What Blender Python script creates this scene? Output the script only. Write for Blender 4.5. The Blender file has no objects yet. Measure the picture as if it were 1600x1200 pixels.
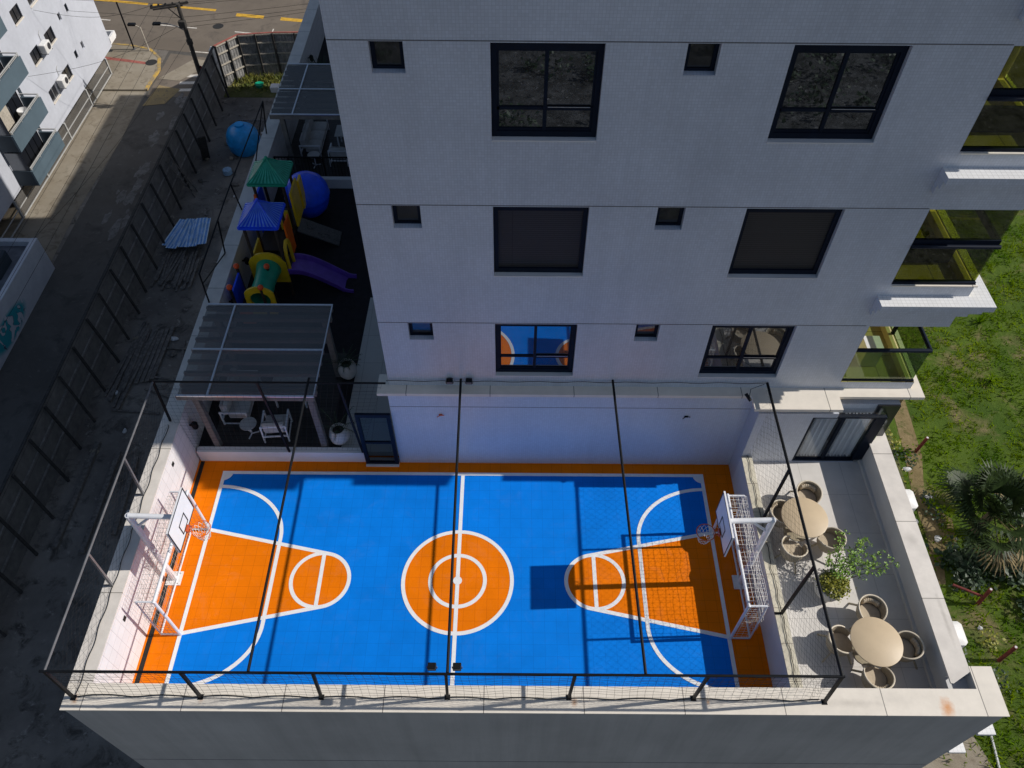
import bpy, bmesh, math, random
from mathutils import Vector, Matrix
random.seed(7)
S = bpy.context.scene
COL = S.collection
PI = math.pi
G = -11.0                      # street and lot level; the court lies at z = 0

# ------------------------------------------------------------------ materials
def _nt(name):
    m = bpy.data.materials.new(name); m.use_nodes = True
    nt = m.node_tree; b = nt.nodes['Principled BSDF']
    return m, nt, b
def _mix(nt, a, b, fac):
    n = nt.nodes.new('ShaderNodeMix'); n.data_type = 'RGBA'
    for sock, val in ((n.inputs[6], a), (n.inputs[7], b), (n.inputs[0], fac)):
        if hasattr(val, 'is_linked') or isinstance(val, bpy.types.NodeSocket): nt.links.new(val, sock)
        elif isinstance(val, (int, float)): sock.default_value = val
        else: sock.default_value = (val[0], val[1], val[2], 1)
    return n.outputs[2]
def _noise(nt, scale, detail=4, rough=.6, coord='pos', dist=0.0):
    n = nt.nodes.new('ShaderNodeTexNoise'); n.inputs['Scale'].default_value = scale
    n.inputs['Detail'].default_value = detail; n.inputs['Roughness'].default_value = rough
    n.inputs['Distortion'].default_value = dist
    if coord == 'pos':
        g = nt.nodes.new('ShaderNodeNewGeometry'); nt.links.new(g.outputs['Position'], n.inputs['Vector'])
    else:
        t = nt.nodes.new('ShaderNodeTexCoord'); nt.links.new(t.outputs['Object'], n.inputs['Vector'])
    return n.outputs['Fac']
def _ramp(nt, fac, a, b):
    r = nt.nodes.new('ShaderNodeMapRange'); r.inputs['From Min'].default_value = a; r.inputs['From Max'].default_value = b
    nt.links.new(fac, r.inputs['Value']); return r.outputs['Result']
def _axes(nt, axes):
    g = nt.nodes.new('ShaderNodeNewGeometry'); s = nt.nodes.new('ShaderNodeSeparateXYZ'); c = nt.nodes.new('ShaderNodeCombineXYZ')
    nt.links.new(g.outputs['Position'], s.inputs[0])
    nt.links.new(s.outputs[axes[0].upper()], c.inputs[0]); nt.links.new(s.outputs[axes[1].upper()], c.inputs[1])
    return c.outputs[0]
def _bump(nt, b, h, strength=.3, dist=.02):
    n = nt.nodes.new('ShaderNodeBump'); n.inputs['Strength'].default_value = strength; n.inputs['Distance'].default_value = dist
    nt.links.new(h, n.inputs['Height']); nt.links.new(n.outputs[0], b.inputs['Normal'])
def k(c, f): return tuple(min(1, x*f) for x in c)
def mat(name, col, rough=.6, var=.12, scale=2.0, metal=0., spec=.4, bump=0., bscale=60, col2=None, lo=.35, hi=.65, coord='pos', var2=0, scale2=20, coat=0):
    m, nt, b = _nt(name)
    f = _ramp(nt, _noise(nt, scale, 5, .6, coord), lo, hi)
    c = _mix(nt, k(col, 1-var), col2 or k(col, 1+var), f)
    if var2:
        f2 = _ramp(nt, _noise(nt, scale2, 4, .7, coord), .3, .7)
        c = _mix(nt, c, k(col, 1-var2), f2) if False else _mixmul(nt, c, f2, var2)
    nt.links.new(c, b.inputs['Base Color'])
    b.inputs['Roughness'].default_value = rough; b.inputs['Metallic'].default_value = metal
    b.inputs['Specular IOR Level'].default_value = spec; b.inputs['Coat Weight'].default_value = coat
    if bump: _bump(nt, b, _noise(nt, bscale, 4, .6, coord), bump)
    return m
def _mixmul(nt, c, f, amt):
    n = nt.nodes.new('ShaderNodeMix'); n.data_type = 'RGBA'; n.blend_type = 'MULTIPLY'; n.inputs[0].default_value = 1
    r = nt.nodes.new('ShaderNodeMapRange'); r.inputs['To Min'].default_value = 1-amt; r.inputs['To Max'].default_value = 1+amt*.4
    nt.links.new(f, r.inputs['Value']); nt.links.new(c, n.inputs[6]); nt.links.new(r.outputs[0], n.inputs[7])
    return n.outputs[2]
def tile(name, col, grout, w, h, axes, mortar=.006, rough=.45, var=.05, off=0., dirt=.08, dscale=.8, spec=.4, stains=(), shift=(0, 0), streak=0, scuff=0):
    m, nt, b = _nt(name)
    br = nt.nodes.new('ShaderNodeTexBrick'); br.offset = off; br.squash = 1
    br.inputs['Scale'].default_value = 1; br.inputs['Brick Width'].default_value = w; br.inputs['Row Height'].default_value = h
    br.inputs['Mortar Size'].default_value = mortar; br.inputs['Mortar Smooth'].default_value = .3
    br.inputs['Color1'].default_value = (*k(col, 1-var), 1); br.inputs['Color2'].default_value = (*k(col, 1+var), 1)
    br.inputs['Mortar'].default_value = (*grout, 1)
    mp = nt.nodes.new('ShaderNodeMapping'); mp.inputs['Location'].default_value = (shift[0], shift[1], 0)
    nt.links.new(_axes(nt, axes), mp.inputs['Vector']); nt.links.new(mp.outputs[0], br.inputs['Vector'])
    c = br.outputs['Color']
    if dirt: c = _mixmul(nt, c, _ramp(nt, _noise(nt, dscale, 6, .65), .3, .7), dirt)
    if streak:
        g = nt.nodes.new('ShaderNodeNewGeometry'); v = nt.nodes.new('ShaderNodeVectorMath'); v.operation = 'MULTIPLY'; v.inputs[1].default_value = (3.2, 3.2, .16)
        nt.links.new(g.outputs['Position'], v.inputs[0]); n1 = nt.nodes.new('ShaderNodeTexNoise'); n1.inputs['Scale'].default_value = 1; n1.inputs['Detail'].default_value = 6; n1.inputs['Roughness'].default_value = .7
        nt.links.new(v.outputs[0], n1.inputs['Vector']); c = _mixmul(nt, c, _ramp(nt, n1.outputs['Fac'], .32, .6), streak)
    if scuff:
        f = _ramp(nt, _noise(nt, 1.3, 9, .78, 'pos', .8), .52, .80); mm = nt.nodes.new('ShaderNodeMath'); mm.operation = 'MULTIPLY'; mm.inputs[1].default_value = scuff; nt.links.new(f, mm.inputs[0])
        c = _mix(nt, c, (.42, .40, .36), mm.outputs[0])
        g = nt.nodes.new('ShaderNodeNewGeometry'); v = nt.nodes.new('ShaderNodeVectorMath'); v.operation = 'MULTIPLY'; v.inputs[1].default_value = (2.2, 14, 1)
        nt.links.new(g.outputs['Position'], v.inputs[0]); n1 = nt.nodes.new('ShaderNodeTexNoise'); n1.inputs['Scale'].default_value = 1; n1.inputs['Detail'].default_value = 3; n1.inputs['Distortion'].default_value = 1.2
        nt.links.new(v.outputs[0], n1.inputs['Vector']); f = _ramp(nt, n1.outputs['Fac'], .70, .80); mm = nt.nodes.new('ShaderNodeMath'); mm.operation = 'MULTIPLY'; mm.inputs[1].default_value = .25; nt.links.new(f, mm.inputs[0])
        c = _mix(nt, c, k(col, .55), mm.outputs[0])
    for (sx, sy, rx, ry, scol, amt) in stains:
        g = nt.nodes.new('ShaderNodeNewGeometry')
        v = nt.nodes.new('ShaderNodeVectorMath'); v.operation = 'SUBTRACT'; v.inputs[1].default_value = (sx, sy, 0); nt.links.new(g.outputs['Position'], v.inputs[0])
        w2 = nt.nodes.new('ShaderNodeVectorMath'); w2.operation = 'MULTIPLY'; w2.inputs[1].default_value = (1/rx, 1/ry, 0); nt.links.new(v.outputs[0], w2.inputs[0])
        l = nt.nodes.new('ShaderNodeVectorMath'); l.operation = 'LENGTH'; nt.links.new(w2.outputs[0], l.inputs[0])
        a = nt.nodes.new('ShaderNodeMath'); a.operation = 'ADD'; nt.links.new(l.outputs['Value'], a.inputs[0]); nt.links.new(_noise(nt, 9, 5, .7), a.inputs[1])
        f = nt.nodes.new('ShaderNodeMapRange'); f.inputs['From Min'].default_value = 1.45; f.inputs['From Max'].default_value = .4; f.inputs['To Max'].default_value = amt
        nt.links.new(a.outputs[0], f.inputs['Value'])
        c = _mix(nt, c, scol, f.outputs[0])
    nt.links.new(c, b.inputs['Base Color']); b.inputs['Roughness'].default_value = rough; b.inputs['Specular IOR Level'].default_value = spec
    return m
def mirrorglass(name, tint, refl, rough=.01, warp=0):
    m, nt, b = _nt(name); b.inputs['Base Color'].default_value = (*tint, 1); b.inputs['Roughness'].default_value = .3
    g = nt.nodes.new('ShaderNodeBsdfGlossy'); g.inputs['Roughness'].default_value = rough; g.inputs['Color'].default_value = (.84, .91, 1.0, 1)
    mx = nt.nodes.new('ShaderNodeMixShader'); mx.inputs[0].default_value = refl
    nt.links.new(b.outputs[0], mx.inputs[1]); nt.links.new(g.outputs[0], mx.inputs[2])
    nt.links.new(mx.outputs[0], nt.nodes['Material Output'].inputs['Surface'])
    return m
def clearglass(name, tint, refl, rough=.02):
    m, nt, b = _nt(name); nt.nodes.remove(b)
    t = nt.nodes.new('ShaderNodeBsdfTransparent'); t.inputs['Color'].default_value = (*tint, 1)
    g = nt.nodes.new('ShaderNodeBsdfGlossy'); g.inputs['Roughness'].default_value = rough
    mx = nt.nodes.new('ShaderNodeMixShader'); mx.inputs[0].default_value = refl
    nt.links.new(t.outputs[0], mx.inputs[1]); nt.links.new(g.outputs[0], mx.inputs[2])
    nt.links.new(mx.outputs[0], nt.nodes['Material Output'].inputs['Surface'])
    return m
RUST = (.45, .17, .03)
MT = {}
MT['mosaic'] = tile('mosaic_tiles', (.55, .585, .655), (.455, .485, .55), .062, .062, 'xz', mortar=.0045, rough=.3, var=.05, dirt=.10, dscale=.5, spec=.5, streak=.045)
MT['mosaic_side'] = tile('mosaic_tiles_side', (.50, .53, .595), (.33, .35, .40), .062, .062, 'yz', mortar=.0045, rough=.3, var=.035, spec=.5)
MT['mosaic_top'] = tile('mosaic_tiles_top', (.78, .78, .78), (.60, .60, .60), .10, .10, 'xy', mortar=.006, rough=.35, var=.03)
MT['courtwall'] = tile('court_wall_tiles', (.62, .67, .73), (.53, .575, .63), .062, .062, 'xz', mortar=.0045, rough=.3, var=.045, dirt=.08, streak=.04, dscale=.4, spec=.5)
MT['plaster'] = mat('white_plaster', (.62, .62, .62), .7, .08, .8)
MT['plaster_w'] = mat('bright_white_plaster', (.78, .77, .76), .7, .06, 1.0)
MT['greywall'] = tile('grey_render', (.46, .445, .43), (.40, .39, .38), 3.2, 1.6, 'xz', mortar=.004, rough=.85, var=.015, dirt=.16, dscale=.35, streak=.09, spec=.2)
STN = [(9.70, 5.52, .20, .30, (.62, .22, .02), 1.0), (1.45, 5.60, .10, .14, RUST, .8), (4.42, 5.62, .06, .08, RUST, .9), (-9.62, 5.60, .10, .16, RUST, .8), (-6.83, 5.6, .08, .1, RUST, .4),
       (7.6, 5.62, .9, .12, (.42, .38, .33), .5), (8.6, 5.7, .5, .25, (.50, .46, .40), .4), (-4.3, 5.55, 1.2, .1, (.40, .36, .31), .4)]
MT['coping'] = tile('granite_coping', (.79, .725, .63), (.22, .20, .18), 2.22, 30, 'xy', mortar=.012, rough=.55, var=.03, dirt=.10, dscale=2.5, stains=STN, shift=(.56, 15))
MT['coping_y'] = tile('granite_coping_long', (.72, .67, .61), (.25, .23, .2), 30, 2.1, 'xy', mortar=.012, rough=.55, var=.03, dirt=.16, dscale=2.0, shift=(15, .3),
                      stains=[(10.35, 7.6, .07, .9, (.36, .33, .29), .6), (-9.72, 9.5, .1, .8, (.38, .34, .28), .4), (10.2, 9.7, .2, .25, (.40, .37, .33), .4)])
MT['cream_cap'] = tile('cream_stone_cap', (.66, .61, .48), (.35, .31, .24), 30, .9, 'xy', mortar=.012, rough=.6, var=.05, dirt=.22, dscale=4, shift=(15, 0))
MT['innerwall'] = tile('pale_wall_tiles', (.79, .765, .76), (.58, .55, .545), .30, .30, 'yz', mortar=.007, rough=.5, var=.03, dirt=.08, dscale=1.2)
MT['orange'] = tile('orange_court_tiles', (.86, .195, .001), (.64, .135, .001), .305, .305, 'xy', mortar=.005, rough=.7, var=.025, dirt=.14, dscale=.7, spec=.08, scuff=.10)
MT['blue'] = tile('blue_court_tiles', (.001, .205, .78), (.001, .16, .63), .305, .305, 'xy', mortar=.005, rough=.7, var=.025, dirt=.16, dscale=.6, spec=.08, scuff=.04)
MT['line'] = mat('white_court_paint', (.82, .83, .84), .5, .04, 6)
MT['black'] = mat('black_drain', (.012, .011, .010), .6, .2, 8)
MT['darksteel'] = mat('dark_painted_steel', (.006, .007, .009), .55, .2, 5, spec=.2)
MT['greysteel'] = mat('grey_painted_steel', (.13, .13, .14), .45, .15, 5, spec=.5)
MT['navy'] = mat('navy_window_frame', (.006, .011, .024), .55, .15, 4, spec=.15)
MT['whitesteel'] = mat('white_painted_steel', (.76, .77, .80), .35, .06, 5, spec=.5)
MT['board'] = mat('white_board', (.80, .80, .82), .4, .03, 3)
MT['hoop'] = mat('orange_hoop_paint', (.62, .11, .03), .45, .15, 8)
MT['netdark'] = mat('dark_net_cord', (.014, .014, .015), .8, .1, 8)
MT['netwhite'] = mat('white_net_cord', (.72, .70, .66), .8, .1, 8)
MT['netgrey'] = mat('grey_net_cord', (.30, .29, .27), .8, .15, 8)
MT['pane'] = mirrorglass('window_pane', (.006, .007, .009), .34, .012)
MT['pane_dim'] = mirrorglass('dark_window_pane', (.008, .008, .010), .07, .02)
MT['pane_mid'] = mirrorglass('upper_window_pane', (.006, .006, .007), .21, .012)
MT['door_glass'] = clearglass('door_glass', (.93, .95, .96), .07)
MT['pane_far'] = mirrorglass('far_window_pane', (.012, .014, .02), .12, .05)
MT['blind'] = tile('closed_roller_blind', (.035, .034, .037), (.012, .012, .014), 9, .055, 'xz', mortar=.008, rough=.5, var=.08, dirt=.1)
MT['olive_glass'] = clearglass('olive_tinted_glass', (.58, .62, .24), .12)
MT['green_glass'] = clearglass('pale_green_glass', (.58, .68, .48), .09)
def hazyglass():
    m = clearglass('hazy_roof_glass', (.72, .71, .69), .06, .10); nt = m.node_tree; out = nt.nodes['Material Output']; src = out.inputs['Surface'].links[0].from_socket
    d = nt.nodes.new('ShaderNodeBsdfDiffuse'); d.inputs[0].default_value = (.30, .29, .28, 1); mx = nt.nodes.new('ShaderNodeMixShader')
    f = nt.nodes.new('ShaderNodeMapRange'); f.inputs['To Min'].default_value = .12; f.inputs['To Max'].default_value = .34; nt.links.new(_noise(nt, .9, 5, .6), f.inputs['Value']); nt.links.new(f.outputs[0], mx.inputs[0])
    nt.links.new(src, mx.inputs[1]); nt.links.new(d.outputs[0], mx.inputs[2]); nt.links.new(mx.outputs[0], out.inputs['Surface']); return m
MT['roof_glass'] = hazyglass()
MT['clear'] = clearglass('clear_door_glass', (.72, .75, .76), .015)
MT['cream_in'] = mat('cream_interior_paint', (.62, .52, .27), .7, .08, 1.5)
MT['floor_in'] = tile('balcony_floor_tiles', (.50, .42, .22), (.20, .17, .09), .9, .9, 'xy', mortar=.012, rough=.4)
MT['terrace'] = tile('terrace_floor_tiles', (.68, .65, .61), (.48, .46, .43), 1.2, 1.2, 'xy', mortar=.008, rough=.5, var=.02, dirt=.14, dscale=1.3, shift=(.2, .45))
MT['walk'] = tile('pale_walkway_tiles', (.50, .49, .45), (.3, .29, .27), .6, 1.2, 'xy', mortar=.008, rough=.55)
MT['deck'] = tile('dark_deck_boards', (.040, .036, .033), (.010, .009, .009), 2.4, .14, 'xy', mortar=.010, rough=.6, var=.18, off=.5)
MT['rubber'] = mat('black_rubber_floor', (.013, .012, .015), .9, .25, 5, bump=.3, bscale=90)
MT['curtain'] = mat('white_curtain_cloth', (.78, .80, .84), .8, .05, 2)
MT['tabletop'] = mat('beige_tabletop', (.56, .44, .29), .45, .05, 2)
MT['rope'] = mat('beige_woven_rope', (.38, .32, .23), .7, .25, 60, coord='obj', bump=.4, bscale=120)
MT['ropelight'] = mat('pale_beige_rim', (.66, .58, .45), .6, .1, 30, coord='obj')
MT['cushion'] = mat('beige_seat_cushion', (.50, .42, .31), .85, .08, 10, coord='obj')
MT['cream_leg'] = mat('beige_metal_leg', (.36, .31, .22), .4, .1, 10, coord='obj')
MT['whitefab'] = mat('off_white_fabric', (.50, .49, .47), .85, .08, 6)
MT['whitepot'] = mat('white_ceramic_pot', (.62, .60, .56), .5, .08, 5)
MT['soil'] = mat('potting_soil', (.05, .035, .025), .9, .3, 20)
MT['leafdark'] = mat('dark_leaf', (.030, .055, .025), .5, .45, 9, lo=.3, hi=.7)
MT['leaf'] = mat('green_leaf', (.13, .30, .03), .5, .4, 12, col2=(.26, .42, .05), lo=.3, hi=.7)
MT['leafyel'] = mat('yellow_green_leaf', (.13, .20, .015), .55, .4, 14, col2=(.34, .30, .03), lo=.3, hi=.7)
MT['bark'] = mat('grey_brown_bark', (.10, .075, .05), .85, .3, 14, bump=.5, bscale=40)
MT['palm'] = mat('palm_leaf', (.014, .030, .008), .5, .5, 6, col2=(.04, .068, .018), lo=.3, hi=.7, spec=.22)
MT['palmdry'] = mat('dry_palm_leaf', (.20, .15, .07), .8, .4, 6)
MT['pergwood'] = mat('grey_brown_pergola_beam', (.16, .15, .14), .6, .18, 6)
MT['alu'] = mat('brushed_aluminium', (.62, .63, .66), .32, .08, 8, metal=.7)
MT['pgreen'] = mat('green_plastic', (.01, .33, .19), .35, .12, 4, spec=.5)
MT['pblue'] = mat('blue_plastic', (.008, .085, .90), .3, .12, 4, spec=.5)
MT['pyellow'] = mat('yellow_plastic', (.80, .50, .015), .4, .12, 4)
MT['porange'] = mat('orange_plastic', (.85, .14, .01), .4, .12, 4)
MT['pred'] = mat('red_orange_ball', (.85, .10, .02), .35, .05, 4)
MT['pgreen_fade'] = mat('green_plastic_painted_sheen', (.06, .48, .32), .4, .2, 4)  # paler green for the roof ribs: sky highlights put into the colour
MT['pblue_fade'] = mat('blue_plastic_painted_sheen', (.12, .28, 1.0), .4, .2, 4)  # blue roof ribs likewise, reflected sky painted as a lighter tone
MT['ppurple'] = mat('purple_plastic', (.13, .055, .38), .35, .15, 4, spec=.5)
MT['pbrown'] = mat('brown_plastic_post', (.045, .030, .022), .6, .2, 4)
MT['pgrey'] = mat('grey_climbing_board', (.10, .095, .09), .8, .3, 25, bump=.5, bscale=30)
MT['hoard'] = tile('grey_hoarding_board', (.17, .163, .155), (.10, .097, .093), 30, 1.02, 'yz', mortar=.02, rough=.85, var=.1, dirt=.35, dscale=2.5)
MT['hoardx'] = mat('weathered_metal_hoarding', (.25, .245, .24), .7, .3, 3, var2=.25, scale2=12)
MT['brace'] = mat('dark_timber_brace', (.045, .042, .040), .9, .3, 6)
MT['rail'] = mat('pale_timber_rail', (.42, .38, .32), .8, .2, 8)
MT['plank'] = mat('weathered_plank', (.16, .145, .13), .85, .4, 6, var2=.3, scale2=30, coord='obj')
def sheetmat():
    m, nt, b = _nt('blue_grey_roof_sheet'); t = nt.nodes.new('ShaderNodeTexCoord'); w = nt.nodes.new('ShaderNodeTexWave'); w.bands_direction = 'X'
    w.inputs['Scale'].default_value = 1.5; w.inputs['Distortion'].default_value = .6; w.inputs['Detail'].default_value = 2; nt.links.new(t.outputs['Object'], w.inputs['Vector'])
    c = _mix(nt, (.16, .40, .80), (.66, .82, .97), _ramp(nt, w.outputs['Fac'], .35, .85)); c = _mixmul(nt, c, _ramp(nt, _noise(nt, 3, 5, .7), .3, .7), .3)  # pale wave stripes paint in the light and shade of the ribs
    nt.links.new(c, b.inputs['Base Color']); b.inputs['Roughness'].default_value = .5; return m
MT['sheet'] = sheetmat()
MT['tank'] = mat('blue_tank_plastic', (.01, .28, .66), .35, .15, 3, spec=.5)
MT['rubbish'] = mat('pale_rubbish', (.55, .55, .55), .8, .3, 12)
MT['bagblue'] = mat('pale_blue_plastic_bag', (.30, .45, .60), .6, .2, 9)
MT['concpole'] = mat('dark_utility_pole', (.05, .045, .04), .85, .25, 4)
MT['signred'] = mat('stop_sign_red', (.22, .02, .02), .5, .12, 6)
MT['signwhite'] = mat('sign_white', (.6, .58, .55), .5, .08, 6)
MT['bldwhite'] = mat('white_building_paint', (.52, .54, .60), .7, .05, .5, var2=.05, scale2=4)
MT['balcgrey'] = mat('blue_grey_balcony_paint', (.09, .13, .16), .65, .08, .8)
MT['balcdark'] = mat('dark_paint_and_shade', (.035, .05, .065), .7, .1, 1)  # dark tone; on the balcony ends it is painted shade
MT['house'] = mat('pale_house_paint', (.52, .55, .60), .8, .12, .8, var2=.12, scale2=5)
MT['roofdark'] = mat('dark_flat_roof', (.13, .14, .16), .85, .25, 2)
MT['acwhite'] = mat('white_ac_casing', (.70, .69, .67), .45, .06, 6)
MT['acgrille'] = mat('dark_ac_grille', (.04, .04, .045), .5, .15, 30)
MT['redpost'] = mat('rusty_red_post', (.15, .028, .024), .8, .35, 8)
MT['fenceframe'] = mat('pale_railing_paint', (.42, .42, .41), .5, .08, 5)
MT['marble'] = mat('white_plastic_chair', (.80, .80, .80), .4, .03, 5)

def graffiti_mat():
    m, nt, b = _nt('graffiti_wall')
    base = _mix(nt, (.50, .52, .57), (.64, .66, .70), _ramp(nt, _noise(nt, 1.2, 6, .7), .3, .7))
    g = nt.nodes.new('ShaderNodeNewGeometry')
    v = nt.nodes.new('ShaderNodeVectorMath'); v.operation = 'SUBTRACT'; v.inputs[1].default_value = (-26, 28.0, -10.2); nt.links.new(g.outputs['Position'], v.inputs[0])
    w = nt.nodes.new('ShaderNodeVectorMath'); w.operation = 'MULTIPLY'; w.inputs[1].default_value = (0, 1/2.1, 1/.75); nt.links.new(v.outputs[0], w.inputs[0])
    l = nt.nodes.new('ShaderNodeVectorMath'); l.operation = 'LENGTH'; nt.links.new(w.outputs[0], l.inputs[0])
    f1 = _ramp(nt, l.outputs['Value'], 1.0, .75)
    blob = _ramp(nt, _noise(nt, 1.6, 1, .4, 'pos', 1.5), .42, .50)
    mu = nt.nodes.new('ShaderNodeMath'); mu.operation = 'MULTIPLY'; nt.links.new(f1, mu.inputs[0]); nt.links.new(blob, mu.inputs[1])
    c = _mix(nt, base, (.02, .34, .40), mu.outputs[0])
    n2 = _noise(nt, 1.6, 1, .4, 'pos', 1.5)
    e = nt.nodes.new('ShaderNodeMath'); e.operation = 'SUBTRACT'; e.inputs[1].default_value = .47; nt.links.new(n2, e.inputs[0])
    a = nt.nodes.new('ShaderNodeMath'); a.operation = 'ABSOLUTE'; nt.links.new(e.outputs[0], a.inputs[0])
    ln = _ramp(nt, a.outputs[0], .016, .008)
    m2 = nt.nodes.new('ShaderNodeMath'); m2.operation = 'MULTIPLY'; nt.links.new(f1, m2.inputs[0]); nt.links.new(ln, m2.inputs[1])
    c = _mix(nt, c, (.02, .05, .10), m2.outputs[0])
    nt.links.new(c, b.inputs['Base Color']); b.inputs['Roughness'].default_value = .8
    return m
MT['graffiti'] = graffiti_mat()
def ground_mat(name, cols, scales, rough=.9, bump=.4, bscale=3):
    m, nt, b = _nt(name)
    c = _mix(nt, cols[0], cols[1], _ramp(nt, _noise(nt, scales[0], 8, .65), .38, .62))
    if len(cols) > 2: c = _mix(nt, c, cols[2], _ramp(nt, _noise(nt, scales[1], 8, .7, 'pos', .6), .52, .66))
    if len(cols) > 3: c = _mix(nt, c, cols[3], _ramp(nt, _noise(nt, scales[2], 8, .75, 'pos', .3), .58, .68))
    nt.links.new(c, b.inputs['Base Color']); b.inputs['Roughness'].default_value = rough; b.inputs['Specular IOR Level'].default_value = .2
    _bump(nt, b, _noise(nt, bscale, 8, .7), bump, .15)
    return m
MT['wornpatch'] = ground_mat('worn_street_patch', ((.12, .115, .11), (.20, .195, .19), (.08, .08, .078)), (2.5, 4.0), bump=.1)
MT['dirt'] = ground_mat('dark_lot_soil', ((.15, .135, .12), (.25, .228, .20), (.075, .068, .060), (.34, .315, .28)), (.35, 1.1, 2.2))
MT['asphalt'] = ground_mat('worn_street_asphalt', ((.095, .088, .080), (.12, .112, .103), (.072, .068, .063), (.15, .142, .132)), (.3, .6, 3.), bump=.15, bscale=20)
MT['road'] = ground_mat('brown_main_road_asphalt', ((.15, .125, .10), (.185, .155, .125), (.125, .105, .088)), (.25, .8), bump=.1, bscale=25)
MT['pavement'] = ground_mat('concrete_pavement', ((.24, .205, .155), (.30, .265, .21), (.18, .15, .11)), (.5, 1.6), bump=.15, bscale=12)
MT['dustpaint'] = ground_mat('worn_yellow_paint', ((.26, .20, .11), (.33, .25, .12), (.16, .135, .105)), (1.5, 3.0), bump=.1)
MT['yellowpaint'] = mat('yellow_road_paint', (.62, .36, .04), .7, .2, 4)
MT['kerbpaint'] = mat('worn_kerb_paint', (.30, .24, .15), .8, .15, 3, col2=(.50, .32, .07), lo=.4, hi=.6)
MT['whitepaint'] = mat('white_road_paint', (.60, .56, .50), .7, .2, 4)
MT['redpaint'] = mat('faded_red_paint', (.32, .10, .08), .8, .2, 4)
MT['iron'] = mat('iron_cover', (.03, .028, .026), .6, .2, 20)
MT['lawn'] = ground_mat('rough_green_ground', ((.045, .085, .007), (.08, .125, .012), (.19, .15, .075), (.022, .04, .006)), (.5, .35, 1.0), bump=.8, bscale=2.5)
MT['rubbleground'] = ground_mat('sunlit_rubble_ground', ((.040, .042, .042), (.12, .122, .124), (.012, .013, .013), (.45, .45, .46)), (.7, 1.6, 3.0), bump=1.0, bscale=5)
MT['path'] = ground_mat('tan_dirt_path', ((.17, .13, .06), (.24, .18, .095), (.075, .085, .02)), (1.2, 2.0), bump=.6)
MT['verge'] = ground_mat('sandy_lot_margin', ((.085, .095, .03), (.12, .12, .05), (.045, .065, .015), (.22, .19, .14)), (.5, .8, 2.0), bump=.6)
def grassmat():
    m, nt, b = _nt('grass_blades')
    c = _mix(nt, (.075, .18, .004), (.25, .34, .010), _ramp(nt, _noise(nt, .45, 5, .6), .35, .65))
    c = _mixmul(nt, c, _ramp(nt, _noise(nt, 1.4, 5, .7), .3, .65), .5)
    d = nt.nodes.new('ShaderNodeBsdfDiffuse'); t = nt.nodes.new('ShaderNodeBsdfTranslucent'); mx = nt.nodes.new('ShaderNodeMixShader'); mx.inputs[0].default_value = .45
    nt.links.new(c, d.inputs[0]); nt.links.new(c, t.inputs[0]); nt.links.new(d.outputs[0], mx.inputs[1]); nt.links.new(t.outputs[0], mx.inputs[2])
    nt.links.new(mx.outputs[0], nt.nodes['Material Output'].inputs['Surface']); return m
MT['grass'] = grassmat()
MT['weeds'] = mat('lot_weeds', (.10, .17, .02), .6, .4, 1.5, col2=(.26, .24, .05), lo=.3, hi=.7)

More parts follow.
